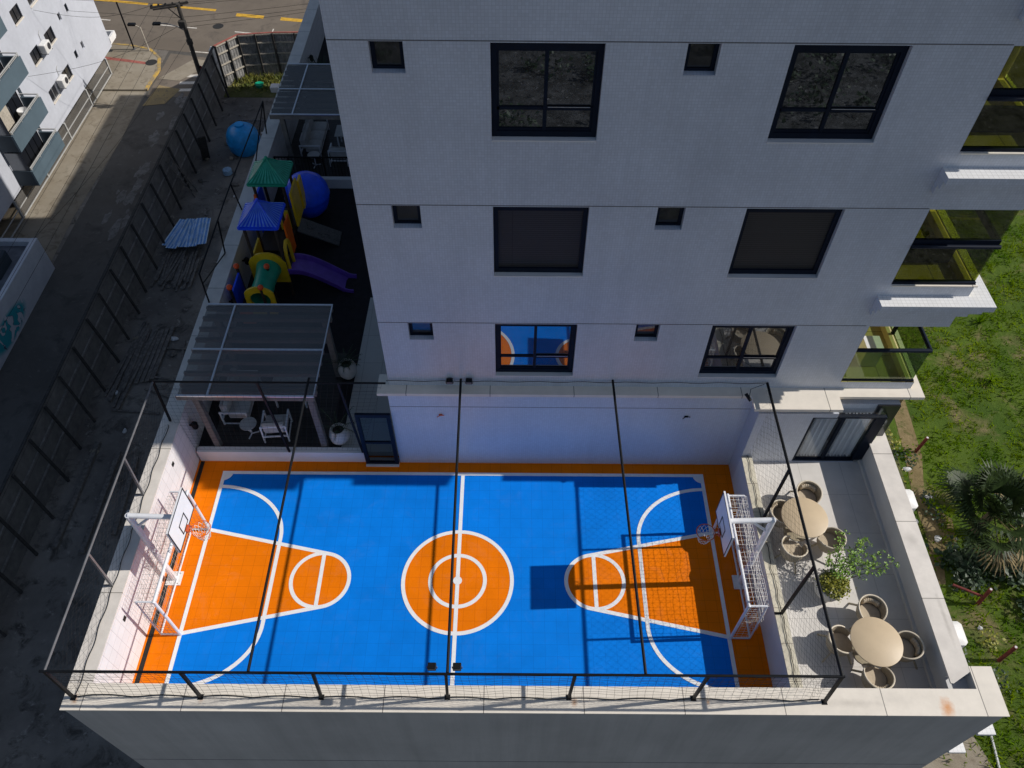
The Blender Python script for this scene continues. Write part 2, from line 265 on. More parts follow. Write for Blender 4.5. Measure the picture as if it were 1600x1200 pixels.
# ------------------------------------------------------------------ mesh builder
class MB:
    def __init__(s): s.v = []; s.f = []; s.m = []; s.cm = 0
    def add(s, vs, fs):
        o = len(s.v); s.v += [tuple(p) for p in vs]
        for f in fs: s.f.append(tuple(i+o for i in f)); s.m.append(s.cm)
        return s
    def use(s, i): s.cm = i; return s
    def box(s, x0, x1, y0, y1, z0, z1):
        return s.add([(x0,y0,z0),(x1,y0,z0),(x1,y1,z0),(x0,y1,z0),(x0,y0,z1),(x1,y0,z1),(x1,y1,z1),(x0,y1,z1)],
                     [(0,3,2,1),(4,5,6,7),(0,1,5,4),(1,2,6,5),(2,3,7,6),(3,0,4,7)])
    def bbox(s, x0, x1, y0, y1, z0, z1, b=.02):
        # box with chamfered vertical and top edges
        P = [(x0+b,y0),(x1-b,y0),(x1,y0+b),(x1,y1-b),(x1-b,y1),(x0+b,y1),(x0,y1-b),(x0,y0+b)]
        Q = [(x0+2*b,y0+b),(x1-2*b,y0+b),(x1-b,y0+2*b),(x1-b,y1-2*b),(x1-2*b,y1-b),(x0+2*b,y1-b),(x0+b,y1-2*b),(x0+b,y0+2*b)]
        vs = [(x,y,z0) for x,y in P]+[(x,y,z1-b) for x,y in P]+[(x,y,z1) for x,y in Q]
        fs = [tuple(range(7,-1,-1)), tuple(range(16,24))]
        for i in range(8):
            j = (i+1) % 8; fs += [(i,j,8+j,8+i),(8+i,8+j,16+j,16+i)]
        return s.add(vs, fs)
    def frame(s, p, q, up=(0,0,1)):
        p = Vector(p); q = Vector(q); d = (q-p).normalized(); u = Vector(up)
        if abs(d.dot(u)) > .98: u = Vector((1,0,0))
        a = d.cross(u).normalized(); return p, q, d, a, a.cross(d).normalized()
    def bar(s, p, q, w, h=None, up=(0,0,1)):
        h = h or w; p, q, d, a, b = s.frame(p, q, up); vs = []
        for c in (p, q):
            for i, j in ((-1,-1),(1,-1),(1,1),(-1,1)): vs.append(c+a*(w/2*i)+b*(h/2*j))
        return s.add(vs, [(0,1,2,3),(7,6,5,4),(0,4,5,1),(1,5,6,2),(2,6,7,3),(3,7,4,0)])
    def tube(s, p, q, r, n=8, r2=None):
        r2 = r if r2 is None else r2; p, q, d, a, b = s.frame(p, q); vs = []
        for c, R in ((p, r), (q, r2)):
            for i in range(n): t = 2*PI*i/n; vs.append(c+a*(R*math.cos(t))+b*(R*math.sin(t)))
        fs = [tuple(range(n)), tuple(range(2*n-1, n-1, -1))]
        for i in range(n): j = (i+1) % n; fs.append((i, n+i, n+j, j))
        return s.add(vs, fs)
    def path(s, pts, r, n=6, closed=False):
        pts = [Vector(p) for p in pts]; N = len(pts); vs = []; fs = []; last = None
        for i in range(N):
            if closed: d = pts[(i+1) % N]-pts[i-1]
            else: d = pts[min(i+1, N-1)]-pts[max(i-1, 0)]
            d = d.normalized() if d.length > 1e-9 else Vector((0,0,1))
            if last is None:
                u = Vector((0,0,1)) if abs(d.z) < .9 else Vector((1,0,0)); a = d.cross(u).normalized()
            else: a = (last-d*last.dot(d)).normalized()
            last = a; b = a.cross(d); R = r[i] if isinstance(r, (list, tuple)) else r
            for k2 in range(n): t = 2*PI*k2/n; vs.append(pts[i]+a*(R*math.cos(t))+b*(R*math.sin(t)))
        M_ = N if closed else N-1
        for i in range(M_):
            for k2 in range(n):
                j = (k2+1) % n; i2 = (i+1) % N
                fs.append((i*n+k2, i*n+j, i2*n+j, i2*n+k2))
        if not closed: fs += [tuple(range(n-1,-1,-1)), tuple(range((N-1)*n, N*n))]
        return s.add(vs, fs)
    def lathe(s, prof, c=(0,0,0), n=24, a0=0, a1=2*PI):
        full = abs(a1-a0-2*PI) < 1e-6; nn = n if full else n+1; vs = []; fs = []
        for r, z in prof:
            for i in range(nn): t = a0+(a1-a0)*i/n; vs.append((c[0]+r*math.cos(t), c[1]+r*math.sin(t), c[2]+z))
        for j in range(len(prof)-1):
            for i in range(n):
                i2 = (i+1) % nn; fs.append((j*nn+i, j*nn+i2, (j+1)*nn+i2, (j+1)*nn+i))
        if full:
            if prof[0][0] > 1e-4: fs.append(tuple(range(nn-1,-1,-1)))
            if prof[-1][0] > 1e-4: fs.append(tuple(range((len(prof)-1)*nn, len(prof)*nn)))
        return s.add(vs, fs)
    def poly(s, pts): return s.add(pts, [tuple(range(len(pts)))])
    def prism(s, P, z0, z1):
        n = len(P); vs = [(x,y,z0) for x,y in P]+[(x,y,z1) for x,y in P]
        fs = [tuple(range(n-1,-1,-1)), tuple(range(n, 2*n))]+[(i,(i+1)%n,n+(i+1)%n,n+i) for i in range(n)]
        return s.add(vs, fs)
    def extrude(s, P, axis, a, b):
        # 2D outline in the plane perpendicular to axis ('x': (y,z); 'y': (x,z)) swept from a to b
        f = (lambda u, w, t: (t,u,w)) if axis == 'x' else (lambda u, w, t: (u,t,w))
        n = len(P); vs = [f(u,w,a) for u,w in P]+[f(u,w,b) for u,w in P]
        fs = [tuple(range(n)), tuple(range(2*n-1,n-1,-1))]+[(i,n+i,n+(i+1)%n,(i+1)%n) for i in range(n)]
        return s.add(vs, fs)
    def ball(s, c, r, n=12, m=8, sx=1, sy=1, sz=1):
        vs = [(c[0],c[1],c[2]-r*sz)]; fs = []
        for j in range(1, m):
            t = PI*j/m-PI/2
            for i in range(n): a = 2*PI*i/n; vs.append((c[0]+r*sx*math.cos(t)*math.cos(a), c[1]+r*sy*math.cos(t)*math.sin(a), c[2]+r*sz*math.sin(t)))
        vs.append((c[0],c[1],c[2]+r*sz)); T = len(vs)-1
        for i in range(n): fs += [(0,1+(i+1)%n,1+i),(T,T-n+i,T-n+(i+1)%n)]
        for j in range(m-2):
            for i in range(n): a = 1+j*n; fs.append((a+i,a+(i+1)%n,a+n+(i+1)%n,a+n+i))
        return s.add(vs, fs)
    def ring(s, x0, x1, z0, z1, w, y0, y1, wt=None, wb=None):
        # rectangular frame in an x-z opening
        wt = wt or w; wb = wb or w
        s.box(x0,x0+w,y0,y1,z0,z1); s.box(x1-w,x1,y0,y1,z0,z1); s.box(x0+w,x1-w,y0,y1,z1-wt,z1); s.box(x0+w,x1-w,y0,y1,z0,z0+wb); return s
    def xform(s, M_):
        s.v = [tuple(M_ @ Vector(p)) for p in s.v]; return s
    def build(s, name, mats, parent=None, smooth=False, fix=True):
        off = Vector((0,0,0)); p = parent
        while p: off += p.location; p = p.parent
        me = bpy.data.meshes.new(name); me.from_pydata([(x-off.x, y-off.y, z-off.z) for x, y, z in s.v], [], s.f)
        if not isinstance(mats, (list, tuple)): mats = [mats]
        for m in mats: me.materials.append(MT[m] if isinstance(m, str) else m)
        me.polygons.foreach_set('material_index', s.m)
        if fix and len(s.f) < 60000:
            bm = bmesh.new(); bm.from_mesh(me); bmesh.ops.recalc_face_normals(bm, faces=bm.faces); bm.to_mesh(me); bm.free()
        if smooth:
            me.polygons.foreach_set('use_smooth', [True]*len(me.polygons))
            try: me.set_sharp_from_angle(angle=math.radians(40))
            except Exception: pass
        me.update(); o = bpy.data.objects.new(name, me); COL.objects.link(o)
        if parent: o.parent = parent
        return o
def tag(o, label, cat, group=None):
    o['label'] = label; o['category'] = cat
    if group: o['group'] = group
    return o
def thing(name, label, cat, loc=(0,0,0), group=None):
    o = bpy.data.objects.new(name, None); COL.objects.link(o); o.location = loc; o.empty_display_size = .2
    return tag(o, label, cat, group)
def struct(o): o['kind'] = 'structure'; return o
def copy_tree(o, parent=None, top=True):
    c = o.copy(); COL.objects.link(c)
    if parent: c.parent = parent
    for ch in list(o.children): copy_tree(ch, c, False)
    return c
def net(mb, P, nu, nv, r, diamond=False, sag=0, jit=0):
    # P = four corners a(u0v0) b(u1v0) c(u1v1) d(u0v1); three-sided cords
    a, b, c, d = [Vector(p) for p in P]
    nrm = (b-a).cross(d-a).normalized()
    def pt(u, v):
        q = a*(1-u)*(1-v)+b*u*(1-v)+c*u*v+d*(1-u)*v
        if sag: q = q+nrm*(sag*math.sin(PI*v)*(.7+.3*math.sin(u*nu*.7)))+Vector((0,0,-abs(sag)*.5*math.sin(PI*v)))
        if jit: q = q+Vector((math.sin(u*71+v*37), math.sin(u*53-v*91), math.sin(u*31+v*63)))*jit
        return q
    SG = 5
    if not diamond:
        for i in range(nu+1): mb.path([pt(i/nu, t/SG) for t in range(SG+1)], r, 3)
        for j in range(nv+1): mb.path([pt(t/(nu//3+1), j/nv) for t in range(nu//3+2)], r, 3)
    else:
        for sgn in (1, -1):
            for i in range(-nv, nu+nv+1):
                pts = []
                for t in range(nv+1):
                    u = (i+sgn*t)/nu
                    if -1e-6 <= u <= 1+1e-6: pts.append(pt(min(max(u,0),1), t/nv))
                if len(pts) > 1: mb.path(pts, r, 3)
        mb.path([pt(t/20, 0) for t in range(21)], r*1.6, 3); mb.path([pt(t/20, 1) for t in range(21)], r*1.6, 3)
    return mb
# ================================================================== THE SETTING
def sheet(name, pts, z, m):
    return struct(MB().poly([(x, y, z) for x, y in pts]).build(name, m, fix=False))
sheet('ground', [(-900,-900),(900,-900),(900,900),(-900,900)], G-.012, 'dirt')
sheet('rubble_ground', [(-19,-90),(60,-90),(60,1.5),(-19,1.5)], G-.002, 'rubbleground')
sheet('street', [(-26.25,-60),(-20.95,-60),(-20.95,54),(-24,60),(-26.25,60)], G-.004, 'asphalt')
sheet('side_road_mouth', [(-26.05,51.2),(-20.95,51.2),(-20.2,56.0),(-26.0,57.2)], G+.002, 'road')
def ry(x, off): return off-.165*(x+26)          # the main road runs slightly askew
sheet('main_road', [(-140,ry(-140,57.6)),(60,ry(60,57.6)),(60,ry(60,80)),(-140,ry(-140,80))], G+.006, 'road')
ms = MB(); mw = MB(); my = MB()
for x0, x1 in ((-42,-30),(-29.6,-24.2)): my.poly([(x0,ry(x0,64.15),G+.012),(x1,ry(x1,64.15),G+.012),(x1,ry(x1,64.5),G+.012),(x0,ry(x0,64.5),G+.012)])
for x0, x1 in ((-22.4,-20.1),(-18.7,-16.6),(-14.6,-12),(-10,-8)): my.poly([(x0,ry(x0,63.65),G+.012),(x1,ry(x1,63.65),G+.012),(x1,ry(x1,64.15),G+.012),(x0,ry(x0,64.15),G+.012)])
for x0, x1 in ((-34.3,-32.2),(-28.6,-25.0),(-21.9,-18.4),(-15,-12)): mw.poly([(x0,ry(x0,61.15),G+.012),(x1,ry(x1,61.15),G+.012),(x1,ry(x1,61.30),G+.012),(x0,ry(x0,61.30),G+.012)])
mw.poly([(-19.0,ry(-19,61.3),G+.012),(-18.9,ry(-19,61.3),G+.012),(-18.9,ry(-19,62.2),G+.012),(-19.0,ry(-19,62.2),G+.012)])
mw.poly([(-24.6,57.45,G+.012),(-21.4,57.0,G+.012),(-21.4,57.12,G+.012),(-24.6,57.57,G+.012)])
for i in range(5):
    y = 51.9+i*.95; mw.poly([(-24.2,y,G+.012),(-22.4,y+.1,G+.012),(-22.4,y+.45,G+.012),(-24.2,y+.35,G+.012)])
struct(my.build('yellow_road_markings', 'yellowpaint', fix=False)); struct(mw.build('white_road_markings', 'whitepaint', fix=False))
sheet('worn_yellow_patch', [(-26.0,50.0),(-24.5,50.3),(-23.9,52.2),(-25.6,52.7)], G+.018, 'dustpaint')
sheet('worn_crossing_patch', [(-25.9,53.6),(-24.3,53.3),(-22.3,56.0),(-24.0,56.4)], G+.018, 'pavement')
sheet('driveway_strip', [(-30.6,20),(-26.6,20),(-26.3,30),(-26.55,38),(-26.2,46),(-26.35,51.9),(-30.6,51.9)], G+.006, 'pavement')
for q_ in range(26):
    cx_ = random.gauss(-23.9,.55); cy_ = random.uniform(36.5,52); ra = random.uniform(.2,.7); n_ = 11
    sheet('worn_street_patch', [(cx_+ra*random.uniform(.35,1.1)*.6*math.cos(2*PI*i/n_)+.0, cy_+ra*random.uniform(.4,1.2)*1.4*math.sin(2*PI*i/n_)) for i in range(n_)], G+.004+.0004*q_, 'wornpatch')
# pavement with a real kerb
pv = MB(); K = .14
cor = [(-30.6,51.9),(-26.3,51.9),(-26.3,52.6),(-26.15,54.6),(-26.6,56.3),(-27.7,57.6),(-29.4,58.1),(-60,63.2),(-60,57),(-30.6,56)]
pv.prism(cor, G-.3, G+K); struct(pv.build('pavement', 'pavement'))
kb = MB()
for a, b in zip([(-26.3,51.9),(-26.3,52.6),(-26.15,54.6),(-26.6,56.3),(-27.7,57.6),(-29.4,58.1)], [(-26.3,52.6),(-26.15,54.6),(-26.6,56.3),(-27.7,57.6),(-29.4,58.1),(-36,59.2)]):
    kb.bar((a[0]+.02,a[1]+.02,G+K-.05),(b[0]+.02,b[1]+.02,G+K-.05),.2,.14)
struct(kb.build('yellow_kerb', 'kerbpaint'))
sheet('tactile_strip', [(-36,57.1),(-29.2,55.75),(-27.1,55.3),(-27.1,55.6),(-29.2,56.1),(-36,57.5)], G+K+.005, 'redpaint')
sheet('right_lot_ground', [(15.2,1),(120,1),(120,120),(15.2,120)], G+.004, 'lawn')
sheet('right_lot_margin', [(10.4,2),(17.2,2),(17.2,8),(17.2,11),(17.6,14),(18.0,18),(18.4,24),(17.5,40),(10.4,60)], G+.008, 'verge')
pth = [(19.6,30),(19.2,25),(18.95,21),(18.55,18.6),(18.35,16.4),(18.0,14.5)]
sheet('dirt_path', [(x-.30+.12*math.sin(y*2),y) for x, y in pth]+[(x+.28+.15*math.sin(y*1.3),y) for x, y in reversed(pth)], G+.012, 'path')
sheet('dirt_patch', [(18.4,15.9),(19.4,16.4),(19.6,17.6),(18.9,18.3),(18.3,17.4)], G+.013, 'path')
sheet('concrete_apron', [(9,-6),(17.4,-6),(17.7,7.0),(17.2,8.6),(9,8.6)], G+.014, 'pavement')

# the court, terrace and patio floors
def cf(): return MB()
court = MB()
court.use(0).poly([(-9.36,5.8,0),(6.56,5.8,0),(6.56,13.4,0),(-9.36,13.4,0)])
X0, X1, Y0, Y1, CX, CY = -8.5, 5.67, 5.98, 12.76, -1.415, 9.365
court.use(1).poly([(X0,Y0,.004),(X1,Y0,.004),(X1,Y1,.004),(X0,Y1,.004)])
def fan(c, r, z, n=64, sx=1): return [(c[0]+r*math.cos(2*PI*i/n)*sx, c[1]+r*math.sin(2*PI*i/n), z) for i in range(n)]
court.use(0).poly(fan((CX,CY),1.5,.008))
def key(s):
    gx = X0 if s > 0 else X1; cx = gx+s*3.37; r = .78
    pts = [(gx,7.85,.008),(gx,10.86,.008)]
    # tangent from goal-post corner to the free-throw circle
    d = math.hypot(3.37, 1.505); th = math.acos(r/d); base = math.atan2(1.505, -3.37*s)
    a = base-s*th
    n = 28; arc = [(cx+r*math.cos(a+(-a*1.0-a)*i/n if s > 0 else 0), 0) for i in range(0)]
    if s > 0: angs = [a-2*a*i/n for i in range(n+1)]
    else: angs = [a+(2*PI-2*a)*i/n for i in range(n+1)]
    arc = [(cx+r*math.cos(t), CY+r*math.sin(t), .008) for t in angs]
    return pts, arc, (cx, r)
LW = .052
def stroke(pts, z, w=LW, closed=False):
    P_ = [Vector((p[0], p[1])) for p in pts]; n = len(P_); L = []; Rr = []
    for i in range(n):
        if closed: p, q = P_[i-1], P_[(i+1) % n]
        else: p, q = P_[max(i-1,0)], P_[min(i+1,n-1)]
        d1 = (P_[i]-p).normalized() if (P_[i]-p).length > 1e-6 else (q-P_[i]).normalized()
        d2 = (q-P_[i]).normalized() if (q-P_[i]).length > 1e-6 else d1
        t = (d1+d2).normalized(); nn = Vector((-t.y, t.x)); c = max(.3, nn.dot(Vector((-d1.y, d1.x)))); L.append(P_[i]+nn*(w/c)); Rr.append(P_[i]-nn*(w/c))
    for i in range(n if closed else n-1):
        j = (i+1) % n; court.poly([(*Rr[i],z),(*Rr[j],z),(*L[j],z),(*L[i],z)])
def annulus(c, r, z, w=LW, n=72):
    for i in range(n):
        t, u = 2*PI*i/n, 2*PI*(i+1)/n
        court.poly([(c[0]+(r-w)*math.cos(t),c[1]+(r-w)*math.sin(t),z),(c[0]+(r+w)*math.cos(t),c[1]+(r+w)*math.sin(t),z),(c[0]+(r+w)*math.cos(u),c[1]+(r+w)*math.sin(u),z),(c[0]+(r-w)*math.cos(u),c[1]+(r-w)*math.sin(u),z)])
keys = []
for s in (1, -1):
    pts, arc, ci = key(s); keys.append((s, pts, arc, ci))
    court.use(0).poly([pts[0], pts[1]]+arc)
court.use(2)
stroke([(X0,Y0),(X1,Y0),(X1,Y1),(X0,Y1)], .012, closed=True)
stroke([(CX,Y0),(CX,Y1)], .0125)
annulus((CX,CY), 1.47, .013); annulus((CX,CY), .74, .013); court.poly(fan((CX,CY),.12,.014,24))
for s, pts, arc, (cx, r) in keys:
    stroke([pts[1]]+arc+[pts[0]], .0115)
    annulus((cx,CY), r, .0118); stroke([(cx,CY-r),(cx,CY+r)], .0122)
    gx = X0 if s > 0 else X1; R = 2.07; Ry = 1.66; n = 22
    up = [(gx+s*R*math.sin(PI/2*i/n), 10.62+Ry*math.cos(PI/2*i/n)) for i in range(n+1)]
    dn = [(gx+s*R*math.cos(PI/2*i/n), 8.12-Ry*math.sin(PI/2*i/n)) for i in range(n+1)]
    stroke(up+dn[1:] if abs(up[-1][1]-dn[0][1])<1e-6 else up+dn, .0124)
    for yy, sy in ((Y1,-1),(Y0,1)): court.poly([(gx,yy,.0128)]+[(gx+s*.27*math.cos(PI/2*i/8), yy+sy*.27*math.sin(PI/2*i/8), .0128) for i in range(9)])
court.use(3).poly([(-9.30,5.8,.006),(-9.18,5.8,.006),(-9.18,13.15,.006),(-9.30,13.15,.006)])
struct(court.build('court_floor', ['orange','blue','line','black'], fix=False))
sheet('terrace_floor', [(6.7,5.8),(10.1,5.8),(10.1,12.7),(6.7,12.7)], 1.0, 'terrace')
sheet('patio_floor', [(-9.36,13.3),(-3.1,13.3),(-3.1,53),(-9.36,53)], .34, 'rubber')
sheet('pale_walkway', [(-5.08,13.3),(-3.1,13.3),(-3.1,19.8),(-4.95,19.8)], .345, 'walk')
sheet('lounge_deck', [(-8.95,13.4),(-5.42,13.4),(-5.42,17.2),(-8.95,17.2)], .35, 'deck')
sheet('far_lounge_deck', [(-9.36,26.4),(-3.1,26.4),(-3.1,33),(-9.36,33)], .35, 'deck')

# ================================================================== PODIUM
pod = thing('podium', 'grey podium block with pale stone copings carrying the blue and orange court', 'building', (0,5.4,G))
MB().box(-9.84,10.98,5.40,5.90,G,1.87).build('front_wall', 'greywall', pod)
w = MB()
for z in (-2.35,): w.box(-9.83,10.97,5.394,5.40,z,z+.018)
w.build('wall_joint', 'greysteel', pod)
lw = MB().box(-9.84,-9.36,5.90,53,G,1.87); lw.build('left_wall', 'innerwall', pod)
c = MB().prism([(-9.88,5.36),(11.02,5.36),(11.02,6.46),(10.5,6.46),(10.5,5.95),(-9.36,5.95),(-9.88,5.95)], 1.871, 1.915); c.build('front_coping', 'coping', pod)
MB().box(-9.88,-9.355,5.953,53,1.871,1.913).build('left_coping', 'coping_y', pod)
MB().box(6.55,6.80,5.90,12.62,-.2,1.26).build('court_side_wall', 'plaster', pod)
MB().box(6.54,6.83,5.95,12.60,1.261,1.295).build('side_wall_cap', 'cream_cap', pod)
MB().box(10.03,10.47,6.30,13.2,G,1.87).box(10.03,10.499,5.905,6.299,G,1.62).box(10.5,10.98,5.9,6.44,G,1.868).build('terrace_parapet', 'plaster', pod)
MB().prism([(9.97,6.08),(10.03,6.07),(10.50,6.34),(10.50,13.2),(9.97,13.2)], 1.871, 1.91).build('terrace_coping', 'coping_y', pod)
MB().box(9.95,10.03,5.95,12.7,1.002,1.11).build('skirting', 'plaster', pod)
MB().box(-9.3,-4.33,13.17,13.37,0,.48).build('court_kerb', 'plaster_w', pod)
MB().box(-9.36,10.4,13.45,53,G,.30).box(-9.36,10.02,5.9,13.45,G,-.02).box(6.8,10.02,5.9,12.6,-.02,.99).build('podium_core', 'plaster', pod)
led = MB()
for z in (.40,-1.16,-4.7): led.box(10.98,11.40,5.37,6.7,z,z+.1).box(10.98,11.25,5.45,6.6,z-.12,z)
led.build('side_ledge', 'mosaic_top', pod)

# ================================================================== TOWER
twr = thing('apartment_tower', 'tall pale mosaic apartment tower with dark windows and corner balconies behind the court', 'building', (0,13.25,.3))
YF = 13.25; P = 3.54
WX = ((-.41,1.60),(4.88,6.93)); SX = ((-2.53,-1.93),(3.03,3.61))
holes = []
for r in range(3):
    for x0, x1 in WX: holes.append((x0,x1,4.02+P*r,5.98+P*r,'win',r))
    for x0, x1 in SX: holes.append((x0,x1,5.40+P*r,5.99+P*r,'small',r))
    holes.append((8.68,10.62,3.86+P*r,5.99+P*r,'balc',r))
holes.append((8.68,10.62,3.86+P*3,5.99+P*3,'balc',3))
def holed_wall(x0, x1, z0, z1, y, holes, depth):
    xs = sorted({x0,x1}|{h[0] for h in holes}|{h[1] for h in holes}); zs = sorted({z0,z1}|{h[2] for h in holes}|{h[3] for h in holes})
    mb = MB()
    for i in range(len(xs)-1):
        for j in range(len(zs)-1):
            cx = (xs[i]+xs[i+1])/2; cz = (zs[j]+zs[j+1])/2
            if not any(h[0] < cx < h[1] and h[2] < cz < h[3] for h in holes):
                mb.poly([(xs[i],y,zs[j]),(xs[i+1],y,zs[j]),(xs[i+1],y,zs[j+1]),(xs[i],y,zs[j+1])])
    mb.use(1)
    for h in holes:
        if h[4] == 'balc': continue
        a, b, c_, d = h[:4]
        mb.poly([(a,y,c_),(a,y,d),(a,y+depth,d),(a,y+depth,c_)]).poly([(b,y,c_),(b,y+depth,c_),(b,y+depth,d),(b,y,d)])
        mb.poly([(a,y,d),(b,y,d),(b,y+depth,d),(a,y+depth,d)]).poly([(a,y,c_),(a,y+depth,c_),(b,y+depth,c_),(b,y,c_)])
    return mb
TOP = 46
fm = holed_wall(-3.25, 10.62, 3.58, TOP, YF, holes, .24)
fm.build('facade', ['mosaic','mosaic_side'], twr, fix=False)
ot = MB()
ot.box(-3.25,8.68,13.62,16,3.55,TOP)
ot.box(-3.25,10.62,16,38.9,.3,TOP)
ot.box(-3.25,10.62,38.9,52.4,.3,8.9)
ot.poly([(-3.25,YF,3.58),(-3.25,13.62,3.58),(-3.25,13.62,TOP),(-3.25,YF,TOP)])
ot.poly([(8.68,YF,17.6),(8.68,16,17.6),(8.68,16,TOP),(8.68,YF,TOP)]); ot.poly([(10.62,YF,17.6),(10.62,16,17.6),(10.62,16,TOP),(10.62,YF,TOP)])
ot.build('tower_body', 'mosaic_side', twr)
jt = MB()
for r in range(4): jt.box(-3.245,8.66 if r else 8.6,YF-.004,YF-.0005,6.0+P*r,6.02+P*r)
jt.build('floor_joint', 'greysteel', twr)
# the court's back wall under the tower, with its gate-side return, and the terrace room block
MB().box(-3.32,6.55,13.165,13.61,0,3.28).build('court_back_wall', 'courtwall', twr)
MB().box(-3.316,6.55,13.161,13.1645,2.76,2.775).build('back_wall_joint', 'greysteel', twr)
MB().box(6.552,8.03,12.62,13.6,0,3.28).box(8.03,9.80,12.62,13.6,.3,1.03).build('terrace_room_wall', 'mosaic', twr)
MB().box(6.55,6.551,12.63,13.16,0,3.28).build('side_return', 'mosaic_side', twr)
sd = MB(); 
def cornice(mb, pts_fn, z, steps):
    for pr, za, zb in steps: pts_fn(mb, pr, z+za, z+zb)
cm = MB()
for pr, za, zb in ((.30,-.10,0),(.22,-.20,-.101),(.13,-.30,-.201)):
    zt = 3.60
    cm.prism([(-3.25-pr,YF-pr+.0),(6.35+.30-pr,YF-pr),(6.35+.30-pr,12.82-pr),(8.66,12.82-pr),(8.66,YF-pr),(10.62+pr,YF-pr),(10.62+pr,38),(10.40,38),(10.40,13.615),(-3.25-pr,13.615)], zt+za, zt+zb)
cm.build('ledge', 'coping', twr)
# corner balconies and cornices, window sets
for r in range(3):
    zt = 7.03+P*r
    m_ = MB()
    for pr, za, zb in ((.36,-.16,0),(.25,-.34,-.161),(.12,-.56,-.341)):
        m_.prism([(8.50,YF-pr),(10.62+pr*1.45,YF-pr),(10.62+pr*1.45,38),(10.61,38),(10.61,YF-.001),(8.50,YF-.001)], zt+za, zt+zb)
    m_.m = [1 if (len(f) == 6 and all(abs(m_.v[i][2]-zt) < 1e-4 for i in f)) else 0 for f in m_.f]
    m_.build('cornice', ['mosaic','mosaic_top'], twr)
    sl = MB().box(8.70,10.66,YF-.05,YF-.002,zt+.33,zt+.36)
    sl.build('sill', 'coping', twr)
for r in range(4):
    zb = 3.86+P*r; zh = 5.99+P*r
    bal = thing('corner_balcony', '', 'balcony') if False else None
    bm_ = MB().use(0).poly([(8.685,YF+.002,zb-.6),(8.685,16,zb-.6),(8.685,16,zh),(8.685,YF+.002,zh)]).poly([(8.685,15.99,zb-.6),(10.62,15.99,zb-.6),(10.62,15.99,zh),(8.685,15.99,zh)])
    bm_.poly([(8.685,YF+.01,zh-.003),(10.60,YF+.01,zh-.003),(10.60,15.99,zh-.003),(8.685,15.99,zh-.003)])
    bm_.use(1).poly([(8.685,YF+.01,zb-.25),(10.60,YF+.01,zb-.25),(10.60,15.99,zb-.25),(8.685,15.99,zb-.25)])
    bm_.use(0).box(10.45,10.62,YF+.12,16,zb-.9,zb-.02).poly([(10.62,YF,zb-1.4),(10.62,16,zb-1.4),(10.62,16,zb),(10.62,YF,zb)]).poly([(10.62,YF,zh),(10.62,16,zh),(10.62,16,zh+.6),(10.62,YF,zh+.6)])
    bo = bm_.build('balcony', ['cream_in','floor_in'], twr, fix=False)
    fr = MB()
    if r == 0:
        fr.tube((8.69,YF+.05,5.06),(10.60,YF+.05,5.06),.055,10).tube((10.57,YF+.05,5.06),(10.57,15.9,5.06),.055,10).bar((10.57,15.0,zb),(10.57,15.0,zh),.08)
        fr.bar((8.69,YF+.05,zb+.03),(10.6,YF+.05,zb+.03),.05).bar((8.7,15.9,zb),(8.7,15.9,zh),.12).bar((9.65,15.9,zb),(9.65,15.9,zh),.10)
        fr.build('railing', 'navy', bo)
        MB().box(8.69,10.57,YF+.045,YF+.055,zb+.05,5.02).box(10.565,10.575,YF+.06,15.9,zb,5.02).build('glass_panel', 'green_glass', bo)
    else:
        zm = 5.05+P*r
        fr.box(8.69,10.60,YF+.02,YF+.09,zm-.10,zm+.10).box(8.69,10.60,YF+.0,YF+.10,zb-.005,zb+.06).tube((8.69,YF-.02,zm-.05),(10.62,YF-.02,zm-.05),.05,10)
        fr.box(10.55,10.62,YF+.1,15.9,zm-.08,zm+.08).bar((9.62,15.9,zb),(9.62,15.9,zh),.14).bar((8.72,15.9,zb),(8.72,15.9,zh),.1).box(9.0,10.4,14.2,14.3,zb-.2,zb+.35)
        fr.build('glazing_bar', 'navy', bo)
        MB().box(8.69,10.59,YF+.05,YF+.06,zb+.06,zh-.01).box(10.585,10.595,YF+.1,15.9,zb,zh-.01).build('glass_panel', 'olive_glass', bo)
MB().box(9.45,9.9,14.0,14.5,3.62,4.3).build('balcony_cabinet', 'whitesteel', twr)
